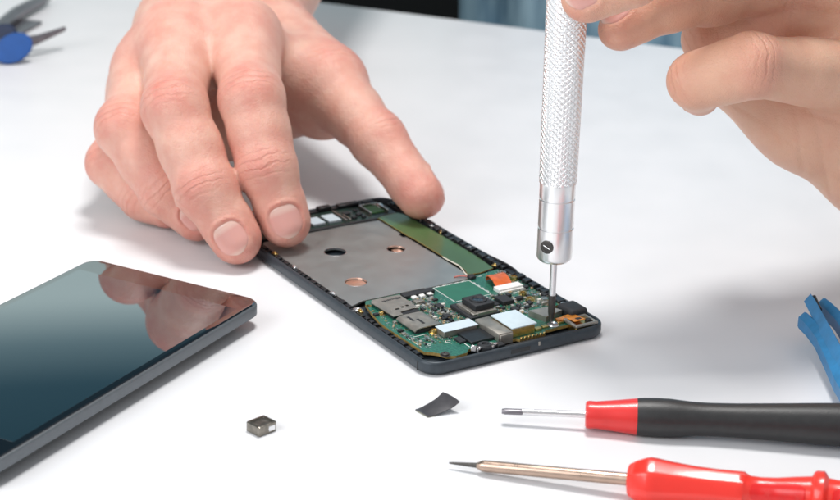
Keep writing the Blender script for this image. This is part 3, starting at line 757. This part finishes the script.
def knurl(z0, z1, ra, rb_, N=36):
    nt_, pz = N * 7, .95
    nz = int((z1 - z0) / pz * 6)
    th = np.arange(nt_) / nt_ * 2 * np.pi; zz = np.linspace(z0, z1, nz)
    T, Z = np.meshgrid(th, zz)
    a = T * N / (2 * np.pi); bq = Z / pz
    tri = lambda x: np.abs((x % 1) - .5) * 2
    g1, g2 = tri(a * .5 + bq * .5), tri(a * .5 - bq * .5)
    h = np.minimum(np.minimum(1 - g1, 1 - g2) * 2.6, 1)
    endf = np.clip(np.minimum(Z - z0, z1 - Z) / .6, 0, 1)
    Rr = ra + (rb_ - ra) * (Z - z0) / (z1 - z0) - .36 * (1 - h) * endf
    e1 = np.array(Vector((1, 0, 0)) - ax * ax.x); e1 /= np.linalg.norm(e1); e2 = np.cross(np.array(ax), e1)
    V = Z[..., None] * np.array(ax) + Rr[..., None] * (np.cos(T)[..., None] * e1 + np.sin(T)[..., None] * e2)
    V = V.reshape(-1, 3)
    i = np.arange(nz - 1)[:, None] * nt_; k = np.arange(nt_)[None]
    k2 = (k + 1) % nt_
    Q = np.stack([i + k, i + k2, i + nt_ + k2, i + nt_ + k], -1).reshape(-1, 4)
    me = np_mesh('handle', V, Q); me.polygons.foreach_set('use_smooth', np.zeros(len(me.polygons), bool))
    return link('handle', me, M_SILVER, SD)
knurl(48.0, 128.0, 6.0, 6.55)
mb = MB(); mb.lathe([(127.8, 6.5), (129, 6.6), (131, 6.2), (131.5, 4.0), (133, 4.0), (134, 5.6), (139, 5.6), (140.5, 4.6), (140.6, 0)], (0, 0, 0), ax, 48); rel(mb, 'swivel_cap', M_SILVER)

# ------------------------------------------------------------------ black and red screwdriver
A0 = Vector((25.5, 491.2, 4.0)); A1 = Vector((123, 483.6, 6.9)); da = (A1 - A0).normalized()
BD = thing('precision_screwdriver', 'black handled screwdriver with a red collar, lying right of the opened phone', 'screwdriver', A0)
mb = MB(); mb.lathe([(6.0, 0), (6.0, .95), (27, .98), (27, 0)], (0, 0, 0), da, 20); mb.build('shaft', M_STEEL, BD)
mb = MB(); mb.lathe([(0, 0), (0, .85), (1, 1.1), (5.6, 1.1), (6.4, .9), (6.6, 0)], (0, 0, 0), da, 20, squash=.8); mb.build('flat_tip', M_GREYSTEEL, BD)
mb = MB(); mb.lathe([(24.4, 0), (24.4, 3.3), (24.7, 3.9), (25.5, 4.1), (27.6, 4.0), (34, 4.7), (39.2, 5.35), (39.5, 5.35), (39.5, 0)], (0, 0, 0), da, 40); mb.build('red_collar', M_RED, BD)
mb = MB(); mb.lathe([(39.4, 0), (39.4, 5.42), (41.5, 5.62), (45.5, 5.7), (49, 5.6), (52.5, 5.25), (56, 4.95), (60, 4.85), (68, 4.98), (80, 5.5), (92, 6.05), (104, 6.5), (114, 6.5), (121, 5.9), (124, 4.4), (124.6, 0)], (0, 0, 0), da, 56); mb.build('rubber_handle', M_RUBBER, BD)

# ------------------------------------------------------------------ red screwdriver with the bronzed shaft
R0 = Vector((10.0, 462.0, 1.8)); R1 = Vector((109.4, 436.8, 8.3)); dr = (R1 - R0).normalized()
RD = thing('red_screwdriver', 'glossy red handled screwdriver with a bronze shaft at the front edge', 'screwdriver', R0)
mb = MB(); mb.lathe([(0, 0), (0, .22), (1, .34), (8.0, .75), (8.6, .75), (8.6, 0)], (0, 0, 0), dr, 16); mb.build('fine_tip', M_TIP, RD)
mb = MB(); mb.lathe([(8.0, 0), (8.0, .8), (9.4, 1.55), (10.4, 1.68), (52, 1.75), (52, 0)], (0, 0, 0), dr, 28); mb.build('shaft', M_BRONZE, RD)
prof = [(50.2, 0), (50.2, 3.6), (50.6, 4.5), (52.5, 5.7), (55.0, 6.7), (56.2, 6.95), (58, 6.75), (62, 6.15), (68, 5.55), (74, 5.25), (80, 5.2), (81.4, 5.2), (81.9, 4.6), (83, 4.0), (86, 3.85), (90, 4.1), (95, 4.8), (99.2, 5.3), (99.7, 6.4), (100.4, 6.9), (102.4, 6.9), (103, 6.2), (103.6, 5.2), (106, 4.9), (114, 5.6), (124, 6.4), (134, 6.8), (142, 6.2), (145.5, 4.4), (146, 0)]
mb = MB(); mb.lathe(prof, (0, 0, 0), dr, 64, facet=(8, .75, 50, 81.6)); mb.build('handle', M_REDGLOSS, RD)
def prof_r(tq):
    for (t0, a), (t1, b) in zip(prof, prof[1:]):
        if t0 <= tq <= t1 and t1 > t0: return a + (b - a) * (tq - t0) / (t1 - t0)
    return 0
def inlay(t0, t1, a0, a1, off, m_, name):
    a = dr; ref = Vector((0, 0, 1)); e1 = (ref - a * ref.dot(a)).normalized(); e2 = a.cross(e1)
    mb = MB(); nu, nv = 26, 18; grid = []
    for lay in (off, -.6):
        for i in range(nu + 1):
            for j in range(nv + 1):
                u = -1 + 2 * i / nu; v = -1 + 2 * j / nv
                sh = (1 - abs(u) ** 3.2) ** (1 / 3.2) if abs(u) < 1 else 0
                t_ = (t0 + t1) / 2 + u * (t1 - t0) / 2
                an = (a0 + a1) / 2 + v * max(sh, .02) * (a1 - a0) / 2
                edge = max(abs(u), abs(v)); o_ = lay - (.5 if edge > .999 and lay > 0 else 0)
                r = prof_r(t_) + o_
                grid.append(a * t_ + e1 * (r * math.cos(an)) + e2 * (r * math.sin(an)))
    K = (nu + 1) * (nv + 1); fs = []
    for i in range(nu):
        for j in range(nv):
            q = [i * (nv + 1) + j, (i + 1) * (nv + 1) + j, (i + 1) * (nv + 1) + j + 1, i * (nv + 1) + j + 1]
            fs.append(q); fs.append([K + z for z in q[::-1]])
    vs_, _ = mb._add(grid, fs, smooth=True)
    return mb.build(name, m_, RD)
inlay(83.0, 98.2, .35, 2.0, .22, M_REDDEEP, 'grip_inlay')
inlay(104.4, 122, .35, 2.0, .22, M_REDDEEP, 'grip_inlay')
# embossed star on the inlay
def star():
    a = dr; ref = Vector((0, 0, 1)); e1 = (ref - a * ref.dot(a)).normalized(); e2 = a.cross(e1)
    for tc_, an in ((88.0, 1.15), (96.0, 1.25)):
        mb = MB()
        n = e1 * math.cos(an) + e2 * math.sin(an); tz = n.cross(a)
        r = prof_r(tc_) + .2; pts = []
        for k in range(10):
            q = 1.25 if k % 2 == 0 else .5
            w = math.pi * k / 5
            pts.append(a * (tc_ + q * math.cos(w)) + n * (r - (q * math.sin(w)) ** 2 / (2 * r)) + tz * (q * math.sin(w)))
        mb.rings([[tuple(p - n * .2) for p in pts], [tuple(p + n * .14) for p in pts]])
        mb.build('embossed_star', M_RED, RD)
star()

# ------------------------------------------------------------------ small bits on the table
def nut():
    o = thing('metal_clip', 'tiny square tarnished metal piece alone on the table', 'metal part', (-44.2, 481.6, 0), .80)
    mb = MB(); mb.rings([rrect(-3.4, 3.4, -2.9, 2.9, .5, i, z, 3) for i, z in ((.2, .02), (0, .25), (0, 2.9), (.25, 3.1), (.7, 3.1), (.8, 2.75))]); mb.build('metal_shell', M_NUT, o)
    mb = MB(); mb.box(.3, 2.7, -3.02, -2.8, .7, 2.3, .08); mb.build('shiny_contact', M_STEEL, o)  # bright steel patch standing in for the highlight on this face
nut()
def film():
    rows = []
    n = 16
    a = Vector((2.0, 495.6, .3)); dirv = Vector((8.7, 5.0, 0)); w = Vector((4.6, -5.2, 0)) * .5
    mb = MB(); R_ = []
    for k in range(n + 1):
        u = k / n
        z = .25 + 4.4 * max(0, u - .15) ** 1.5 + .35 * math.sin(u * 7) * u - 1.1 * max(0, u - .62)
        c_ = a + dirv * u
        ww = w * (.82 + .28 * u)
        ring = []
        for q, dz in ((-1, 0), (-.4, .12), (.4, .1), (1, -.1)): ring.append(c_ + ww * q + Vector((0, 0, z + dz * (1 + u))))
        R_.append([tuple(p) for p in ring] + [tuple(p - Vector((0, 0, .28))) for p in ring[::-1]])
    base = Vector((7, 499, 0))
    R_ = [[tuple(Vector(p) - base) for p in r] for r in R_]
    mb.rings(R_, smooth=False)
    o = mb.build('tape_scrap', M_FILM, None, base)
    tag(o, 'curled scrap of dark adhesive film in front of the opened phone', 'tape scrap')
    mb = MB(); mb.rings([[tuple(Vector(p) - Vector((0, 0, .30)) ) for p in r] for r in R_[:5]]); mb.build('paper_liner', M_FILMEDGE, o)
film()

# ------------------------------------------------------------------ blue pliers' handles at the right edge
BT = thing('pliers', 'pliers with bright blue plastic handles, cropped by the right edge', 'pliers', (134, 520, 0))
def off(ps): return [Vector(p) - Vector((134, 520, 0)) for p in ps]
mb = MB(); mb.sweep(off([(131.5, 470, 7), (129.6, 492, 7), (128.6, 510, 7), (128.6, 525, 7.4), (128.4, 540, 7.8), (127.2, 549, 8), (125.8, 555, 8.1), (125.4, 556.5, 8.1)]), [2.5, 2.5, 2.5, 2.5, 2.5, 2.5, 2.5, 2.2], 6, 1.45); mb.build('handle', M_BLUE, BT)
mb = MB(); mb.sweep(off([(134.0, 470, 8), (132.2, 492, 9), (130.9, 510, 10), (130.2, 527, 10.6), (129.6, 545, 11), (128.8, 558, 11.8), (128.3, 563.6, 12.2)]), [2.4, 2.4, 2.4, 2.3, 2.2, 2.1, 1.9], 4, 1.5); mb.build('handle_spine', M_BLUE, BT)
mb = MB(); mb.sweep(off([(130.2, 556, 12.4), (129.6, 563.9, 13.6)]), [.8, .8], 8, 1.0); mb.build('spring_end', M_BLACK, BT)
mb = MB(); mb.sweep(off([(141, 480, 8), (139.6, 505, 8.6), (138.4, 525, 9), (137.6, 540, 9), (136.8, 553, 9), (135.2, 561, 9), (133.8, 565.6, 9), (133.4, 566.8, 9)]), [2.5, 2.5, 2.5, 2.5, 2.5, 2.5, 2.5, 2.2], 6, 1.45); mb.build('handle', M_BLUE, BT)
mb = MB(); mb.lathe([(3.5, 0), (3.5, 5.5), (10, 5.5), (10.4, 5), (10.4, 0)], off([(137, 458, 0)])[0], (0, 0, 1), 28)
mb.sweep(off([(131.8, 474, 7), (134, 464, 7), (137, 456, 7), (139, 440, 7), (140, 420, 7)]), [3, 3.6, 4.2, 3, 1.2], 12); mb.build('jaws', M_GREYSTEEL, BT)

# ------------------------------------------------------------------ blurred tools at the back left
TW = thing('tweezers', 'steel tweezers with round blue grips at the back left', 'tweezers', (-199, 885, 0))
def offt(ps): return [Vector(p) - Vector((-199, 885, 0)) for p in ps]
for s, nm in ((-1, 'arm'), (1, 'arm')):
    pts = [(-262, 852 + s * 7, 4.5), (-232, 860 + s * 8, 4.8), (-205, 870 + s * 7, 5.2), (-190, 879 + s * 4, 7), (-177.5, 887 + s * 1.6, 11)]
    mb = MB(); mb.sweep(offt(pts), [2.6, 2.6, 2.4, 1.7, .9], 8, 1.0); mb.build(nm, M_GREYSTEEL, TW)
g = Vector((-197.5, 861, 7.4)) - Vector((-199, 885, 0))
mb = MB(); mb.lathe([(-1.6, 0), (-1.6, 5.8), (-.9, 6.8), (.8, 6.8), (1.3, 6.4), (1.5, 0)], g, (.12, -.90, .42), 40, squash=1.42, ref=(.85, .2, .45)); mb.build('grip_disc', M_BLUEGRIP, TW)
g = Vector((-208, 880, 7.4)) - Vector((-199, 885, 0))
mb = MB(); mb.lathe([(-1.5, 0), (-1.5, 5.4), (-.9, 6.2), (.6, 6.2), (1.5, 5.6), (1.7, 0)], g, (.12, -.90, .42), 40, squash=1.4, ref=(.85, .2, .45)); mb.build('grip_disc', M_NAVY, TW)
mb = MB(); mb.sweep([(-6, -70, -.6), (-3, -30, -.2), (0, 0, 0), (6, 26, 0), (9, 38, -.6)], [3.4, 3.6, 3.8, 3.4, 1.6], 10, .9)
mb.box(-1.5, 11, -32, -4, -4, -2.4, .3, rot=-.22)
o = mb.build('steel_file', M_GREYSTEEL, None, (-213, 942, 4.2)); tag(o, 'dark grey steel tool lying farthest back in the left corner', 'hand tool')

# ------------------------------------------------------------------ the person: two hands and forearms, denim shirt
def V3(*a): return np.array(a, np.float32)
HANDS = {}
# right hand (pressing the opened phone): joints base -> tip, radii
RH = dict(
    fingers=dict(
        index=dict(j=[V3(-70.0, 688, 63), V3(-61.8, 638, 52.6), V3(-55.2, 624.5, 31.5), V3(-47.6, 617.6, 12.9)], r=[13.0, 11.6, 10.3, 8.0], n=V3(-.05, -.72, .70), nail=(11.8, 11.6)),
        middle=dict(j=[V3(-94.5, 686, 62), V3(-88.8, 634, 49.4), V3(-76.2, 617, 25.7), V3(-64.2, 609, 9.4)], r=[12.8, 11.6, 10.6, 8.1], n=V3(-.35, -.72, .60), nail=(11.8, 11.6)),
        ring=dict(j=[V3(-105, 694, 50), V3(-108.8, 648, 37.0), V3(-92.4, 634, 18.6), V3(-80.4, 629.5, 9.0)], r=[11.5, 10.9, 9.5, 7.2], n=V3(-.45, -.45, .78), nail=(11, 10.5)),
        pinky=dict(j=[V3(-110, 706, 38), V3(-116.6, 661, 19.0), V3(-103, 649, 10.4), V3(-93, 643, 8.0)], r=[10.5, 9.2, 8.2, 6.4], n=V3(-.5, -.6, .62), nail=None),
        thumb=dict(j=[V3(-58, 735, 46), V3(-37, 697, 42.0), V3(-17.2, 668, 29.4), V3(.2, 650.2, 13.8)], r=[16, 12.6, 10.1, 8.5], n=V3(.62, .66, .42), nail=(13.5, 13)),
    ),
    palm=[(V3(-84, 748, 48), V3(-73, 692, 59), 19, 12), (V3(-90, 748, 48), V3(-95, 690, 58), 19, 12.5), (V3(-95, 750, 46), V3(-104, 697, 49), 18, 12), (V3(-97, 752, 42), V3(-108, 708, 37), 17, 11),
          (V3(-71, 690, 61), V3(-96, 688, 60), 11, 11), (V3(-68.5, 674, 57.5), V3(-92, 672, 56.5), 8.6, 8.6), (V3(-95, 680, 56), V3(-106, 684, 48), 9, 9), (V3(-106, 684, 46), V3(-111, 694, 38), 9, 9),
          (V3(-66, 742, 44), V3(-40, 700, 41), 16, 13), (V3(-68, 700, 50), V3(-45, 700, 43), 11, 11), (V3(-74, 748, 47), V3(-98, 752, 44), 20, 18),
          (V3(-62, 728, 36), V3(-40, 702, 33), 16, 13), (V3(-98, 728, 32), V3(-62, 722, 30), 18, 18), (V3(-104, 704, 32), V3(-72, 700, 32), 14, 14), (V3(-98, 690, 24), V3(-76, 698, 22), 11, 11)],
    arm=[(V3(-74, 752, 48), V3(-62, 860, 66), 19, 23), (V3(-99, 754, 46), V3(-90, 860, 62), 18, 23), (V3(-62, 860, 66), V3(-50, 1010, 95), 23, 31), (V3(-90, 860, 62), V3(-82, 1010, 90), 23, 30)],
    kp=12.0, kf=10.0, grooves=[])
LH = dict(
    fingers=dict(
        index=dict(j=[V3(118, 580, 128), V3(84, 553, 134), V3(60, 545, 122.5), V3(46.6, 546, 115.2)], r=[11, 9.8, 8.6, 6.9], n=V3(-.15, -.80, .52), nail=(10.5, 11)),
        middle=dict(j=[V3(150, 602, 108), V3(106, 584, 113.5), V3(76, 570, 109.5), V3(59.4, 563.5, 101.4)], r=[12, 10.6, 9.0, 6.3], n=V3(-.92, -.36, -.1), nail=(9.5, 10)),
        pinky=dict(j=[V3(146, 584, 82), V3(99, 550, 95.0), V3(84.2, 557, 87.6), V3(86.6, 567, 80.4)], r=[12.5, 9.7, 8.4, 6.3], n=V3(-.95, -.1, -.2), nail=(7.5, 8)),
        ring=dict(j=[V3(152, 604, 96), V3(112, 588, 103), V3(93, 592, 92), V3(97, 606, 82)], r=[12, 10, 8.8, 7], n=V3(-.8, -.3, .4), nail=None),
        thumb=dict(j=[V3(150, 625, 100), V3(105, 606, 128), V3(74, 588, 134), V3(50, 572, 124)], r=[13, 11, 9.6, 8.2], n=V3(-.1, .9, .3), nail=(13, 13)),
    ),
    palm=[(V3(104, 594, 80.5), V3(126, 593, 69), 12.5, 17.5), (V3(127, 590, 69.5), V3(156, 594, 53.5), 17, 21), (V3(156, 594, 53.5), V3(196, 602, 34), 21, 23),
          (V3(196, 604, 38), V3(150, 602, 100), 22, 13), (V3(150, 600, 70), V3(148, 588, 92), 20, 14), (V3(196, 606, 42), V3(150, 620, 104), 20, 14), (V3(110, 592, 84), V3(150, 600, 90), 10, 14)],
    arm=[(V3(196, 602, 34), V3(250, 648, 36), 23, 26), (V3(250, 648, 36), V3(350, 775, 46), 26, 36)],
    kp=10.0, kf=5.0,
    grooves=[((118.8, 75.8), (122, 60.8), 1.0, .55), ((122, 60.8), (125.4, 50), 1.0, .45), ((125.7, 71.7), (130.3, 55.9), 1.1, .55), ((130.3, 55.9), (136, 42), 1.0, .4), ((113, 74), (116, 62), .8, .3), ((99.8, 73), (110, 68.8), .8, .35), ((110, 68.8), (122, 61), .8, .3), ((121, 75), (134, 71), 1.0, .4)])

def unit(v): return v / max(np.linalg.norm(v), 1e-6)
def make_hand(H):
    nails = []; kn = []
    for nm, f in H['fingers'].items():
        j = f['j']; a = unit(j[3] - j[2]); n = f['n'] - a * (f['n'] @ a); n = unit(n)
        f['a'], f['nn'] = a, n
        lat = np.cross(a, n)
        if f['nail']:
            w, l = f['nail']
            c = j[3] - a * 1.5
            nails.append(dict(c=c, a=a, n=n, lat=lat, w=w, l=l, r=f['r'][3], f=f))
        for q in (1, 2):
            ax_ = unit(j[q + 1] - j[q - 1])
            out = unit(unit(j[q] - j[q - 1]) + unit(j[q] - j[q + 1]) + f['n'] * .35)
            out = unit(out - ax_ * (out @ ax_))
            kn.append((j[q], ax_, out, f['r'][q], 1.0 if q == 1 else .8))
    H['nails'], H['kn'] = nails, kn
    def finger(P, f):
        j, r = f['j'], f['r']; n = f['nn']; a = f['a']
        d = cone(P, j[0], j[1], r[0], r[1] * .96)
        mid1 = (j[0] + j[1]) / 2
        d = smin(d, cone(P, j[1], (j[1] + j[2]) / 2, r[1], (r[1] + r[2]) * .47), 4)
        d = smin(d, cone(P, (j[1] + j[2]) / 2, j[2], (r[1] + r[2]) * .47, r[2]), 4)
        d = smin(d, cone(P, j[2], j[3], r[2], r[3]), 4)
        # pulp of the fingertip, on the palm side
        lat = np.cross(a, n)
        for s in (-1, 1):
            c = j[3] - a * 2.5 - n * (.10 * r[3]) + lat * (s * .26 * r[3])
            d = smin(d, cone(P, c - a * 4.5, c + a * 1.0, r[3] * .86, r[3] * .80), 3)
        # pads between the joints
        for q, b_ in ((0, .5), (1, .5)):
            m = j[q] * (1 - b_) + j[q + 1] * b_
            d = smin(d, cone(P, m - n * r[q + 1] * .16, m - n * r[q + 1] * .2 + (j[q + 1] - j[q]) * .12, r[q + 1] * .86, r[q + 1] * .84), 5)
        return d
    def f(P):
        palm = None
        for a, b, ra, rb_ in H['palm']:
            d = cone(P, a, b, ra, rb_); palm = d if palm is None else smin(palm, d, H['kp'])
        for a, b, ra, rb_ in H['arm']: palm = smin(palm, cone(P, a, b, ra, rb_), 14)
        D = palm
        fs = [finger(P, q) for q in H['fingers'].values()]
        joined = [smin(palm, q, H['kf']) for q in fs]
        D = joined[0]
        for q in joined[1:]: D = smin(D, q, 1.8)
        # knuckle fullness and skin folds
        for jn, ax_, out, r, wt in H['kn']:
            rel_ = P - (jn + out * r * .8)
            m = (rel_ * rel_).sum(1) < (r * 1.6) ** 2
            if not m.any(): continue
            q = rel_[m]; s = q @ ax_; g = np.exp(-(q * q).sum(1) / (r * .75) ** 2)
            D[m] -= (.45 * g - .10 * g * np.exp(-((s - 1.6) / .8) ** 2) - .12 * g * np.exp(-((s + .9) / .7) ** 2)) * wt
        for (x0, z0), (x1, z1), w_, amp in H['grooves']:
            px, pz = P[:, 0] - x0, P[:, 2] - z0; bx_, bz_ = x1 - x0, z1 - z0
            h = np.clip((px * bx_ + pz * bz_) / (bx_ * bx_ + bz_ * bz_), 0, 1)
            dd = np.hypot(px - h * bx_, pz - h * bz_)
            m = (dd < 4) & (P[:, 1] < 590)
            D[m] += amp * np.exp(-(dd[m] / w_) ** 2) * np.sin(np.pi * np.clip(.08 + .84 * h[m], 0, 1)) ** .5
        # nail beds and folds
        for k in H['nails']:
            q = P - k['c']; m = (q * q).sum(1) < 400
            if not m.any(): continue
            q = q[m]; u = q @ k['lat'] / (k['w'] / 2); v = (q @ k['a']) / (k['l'] / 2) ; w = q @ k['n']
            v = v - .05
            e = (np.abs(u) ** 2.6 + np.abs(v) ** 2.6) ** (1 / 2.6)
            dors = np.clip((w - .0 * k['r']) / (k['r'] * .5), 0, 1)
            fold = .42 * np.exp(-((e - 1.16) / .13) ** 2) * (1 - np.clip((v - .1) / .6, 0, 1))
            bed = -.42 * np.clip((1.06 - e) / .16, 0, 1)
            D[m] -= (fold + bed) * dors
        return D
    H['f'] = f; H['finger'] = finger
    return H
def nail_mesh(H, k):
    nu, nv = 22, 26
    f = lambda Q_: H['finger'](Q_, k['f']) + .40
    pts = []; alongs = []; edge = []
    for jv in range(nv + 1):
        v = -1 + 2 * jv / nv
        for iu in range(nu + 1):
            u = -1 + 2 * iu / nu
            vv = v
            wid = (1 - min(1, abs(vv)) ** 3.2) ** .45 if vv < 0 else (1 - .62 * max(0, vv) ** 3.4)
            wid = max(wid, .18)
            vshift = vv + (.10 * (1 - u * u) if vv > 0 else 0) * max(0, vv)
            p = k['c'] + k['lat'] * (u * wid * .97 * k['w'] / 2) + k['a'] * (vshift * .99 + .05) * (k['l'] / 2)
            pts.append(p); alongs.append((v + 1) / 2)
            edge.append(max(abs(u), -v, 0))
    P = np.array(pts, np.float32) + k['n'] * 14
    t = np.zeros(len(P))
    for _ in range(50):
        d = f(P - (k['n'] * t[:, None]).astype(np.float32)); t += np.clip(d, -2, 3) * .7
    S = P - (k['n'] * np.minimum(t, 14 + k['r'] * .55)[:, None])
    # smooth the plate so that it is a clean curved shell
    G = S.reshape(nv + 1, nu + 1, 3)
    hgt = (G - k['c']) @ k['n']
    for _ in range(10):
        hp = np.pad(hgt, 1, mode='edge')
        hgt = .5 * hgt + .125 * (hp[:-2, 1:-1] + hp[2:, 1:-1] + hp[1:-1, :-2] + hp[1:-1, 2:])
    flat = (P.reshape(G.shape) - k['c']); flat = flat - (flat @ k['n'])[..., None] * k['n']
    ed = np.array(edge).reshape(nv + 1, nu + 1)
    lift = .34 - .62 * np.clip((ed - .86) / .14, 0, 1) ** 2
    top = k['c'] + flat + (hgt + lift)[..., None] * k['n']
    bot = k['c'] + flat + (hgt + lift - .55)[..., None] * k['n']
    V = np.concatenate([top.reshape(-1, 3), bot.reshape(-1, 3)]); K = (nv + 1) * (nu + 1)
    Q = []
    for a in range(nv):
        for b in range(nu):
            q = [a * (nu + 1) + b, a * (nu + 1) + b + 1, (a + 1) * (nu + 1) + b + 1, (a + 1) * (nu + 1) + b]
            Q.append(q); Q.append([K + z for z in q[::-1]])
    bd = [(0, b) for b in range(nu + 1)] + [(a, nu) for a in range(1, nv + 1)] + [(nv, b) for b in range(nu - 1, -1, -1)] + [(a, 0) for a in range(nv - 1, 0, -1)]
    ids = [a * (nu + 1) + b for a, b in bd]
    for i in range(len(ids)):
        a, b = ids[i], ids[(i + 1) % len(ids)]; Q.append([b, a, K + a, K + b])
    me = np_mesh('fingernail', V.astype(np.float32), np.array(Q))
    at = me.attributes.new('along', 'FLOAT', 'POINT'); at.data.foreach_set('value', np.array(alongs * 2, np.float32))
    return me

def body():
    Vs, Qs, nails = [], [], []; n0 = 0; flush, knv, warm_lights = [], [], []
    for H, lo, hi, h, fl in ((make_hand(RH), (-150, 590, -4), (30, 1000, 130), .75, 1.0), (make_hand(LH), (30, 525, 2), (345, 790, 150), .8, .55)):
        V, Q = sdf_mesh(H['f'], lo, hi, h)
        red = np.zeros(len(V), np.float32); kk = np.zeros((len(V), 3), np.float32)
        for jn, ax_, out, r, wt in H['kn']:
            q = V - (jn + out * r * .85); s = q @ ax_
            g = np.exp(-(q * q).sum(1) / (r * .95) ** 2)
            red = np.maximum(red, .62 * g * wt)
            w = np.exp(-((s / 4.6) ** 2)) * np.exp(-((q * q).sum(1) - s * s) / (r * .95) ** 2) * wt
            m = w > kk[:, 2]
            kk[m] = np.stack([s, s * 0, w], 1)[m]
        for k in H['nails']:
            q = V - k['c']; u = q @ k['lat'] / (k['w'] / 2); v = q @ k['a'] / (k['l'] / 2) - .05; w_ = q @ k['n']
            e = (np.abs(u) ** 2.6 + np.abs(v) ** 2.6) ** (1 / 2.6)
            red = np.maximum(red, .55 * np.exp(-((e - 1.06) / .12) ** 2) * (w_ > 0) * ((q * q).sum(1) < 200))
        for nm, f in H['fingers'].items():
            q = V - (f['j'][3] + f['a'] * 2); red = np.maximum(red, .70 * np.exp(-(q * q).sum(1) / (f['r'][3] * 1.5) ** 2))
            q = V - f['j'][0] - f['n'] * f['r'][0]; red = np.maximum(red, .35 * np.exp(-(q * q).sum(1) / (f['r'][0] * 1.1) ** 2))
        Vs.append(V); Qs.append(Q + n0); n0 += len(V); warm_lights.append(np.full(len(V), 1.0 if H is LH else 0.0)); flush.append(red * fl); kk[:, 2] *= .45 + .55 * fl; knv.append(kk)  # left hand only: painted warm light, weaker flush
        nails += [(H, k) for k in H['nails']]
    me = np_mesh('person', np.concatenate(Vs), np.concatenate(Qs))
    a = me.attributes.new('flush', 'FLOAT', 'POINT'); a.data.foreach_set('value', np.concatenate(flush).astype(np.float32))
    a = me.attributes.new('knuckle', 'FLOAT_VECTOR', 'POINT'); a.data.foreach_set('vector', np.concatenate(knv).astype(np.float32).ravel())
    a = me.attributes.new('tan', 'FLOAT', 'POINT'); a.data.foreach_set('value', np.concatenate(warm_lights).astype(np.float32))
    o = link('person', me, M_SKIN)
    tag(o, 'person in a blue denim shirt steadying the opened phone and gripping the silver screwdriver', 'person')
    for H, k in nails: link('fingernail', nail_mesh(H, k), M_NAIL, o)
    return o
PERSON = body()

def shirt_f(P):
    d = cone(P, (176, 1120, -320), (182, 1150, 300), 166, 156)
    d = smin(d, cone(P, (60, 1150, 320), (320, 1150, 320), 70, 70), 40)
    d = smin(d, cone(P, (50, 1140, 320), (-60, 1045, 110), 62, 46), 25)
    d = smin(d, cone(P, (-60, 1045, 110), (-68, 985, 92), 44, 40), 20)
    d = smin(d, cone(P, (330, 1130, 320), (372, 800, 62), 62, 46), 25)
    d = smin(d, cone(P, (372, 800, 62), (346, 768, 52), 46, 43), 20)
    x, y, z = P[:, 0], P[:, 1], P[:, 2]
    fold = 3.2 * np.sin(x * .085 + 1.4 * np.sin(z * .02)) * np.sin(y * .03 + z * .018) + 2.0 * np.sin(x * .21 + z * .05)
    return d + fold * .8
V, Q = sdf_mesh(shirt_f, (-130, 740, -400), (460, 1330, 420), 5.0)
shirt = link('denim_shirt', np_mesh('denim_shirt', V, Q), M_DENIM, PERSON)
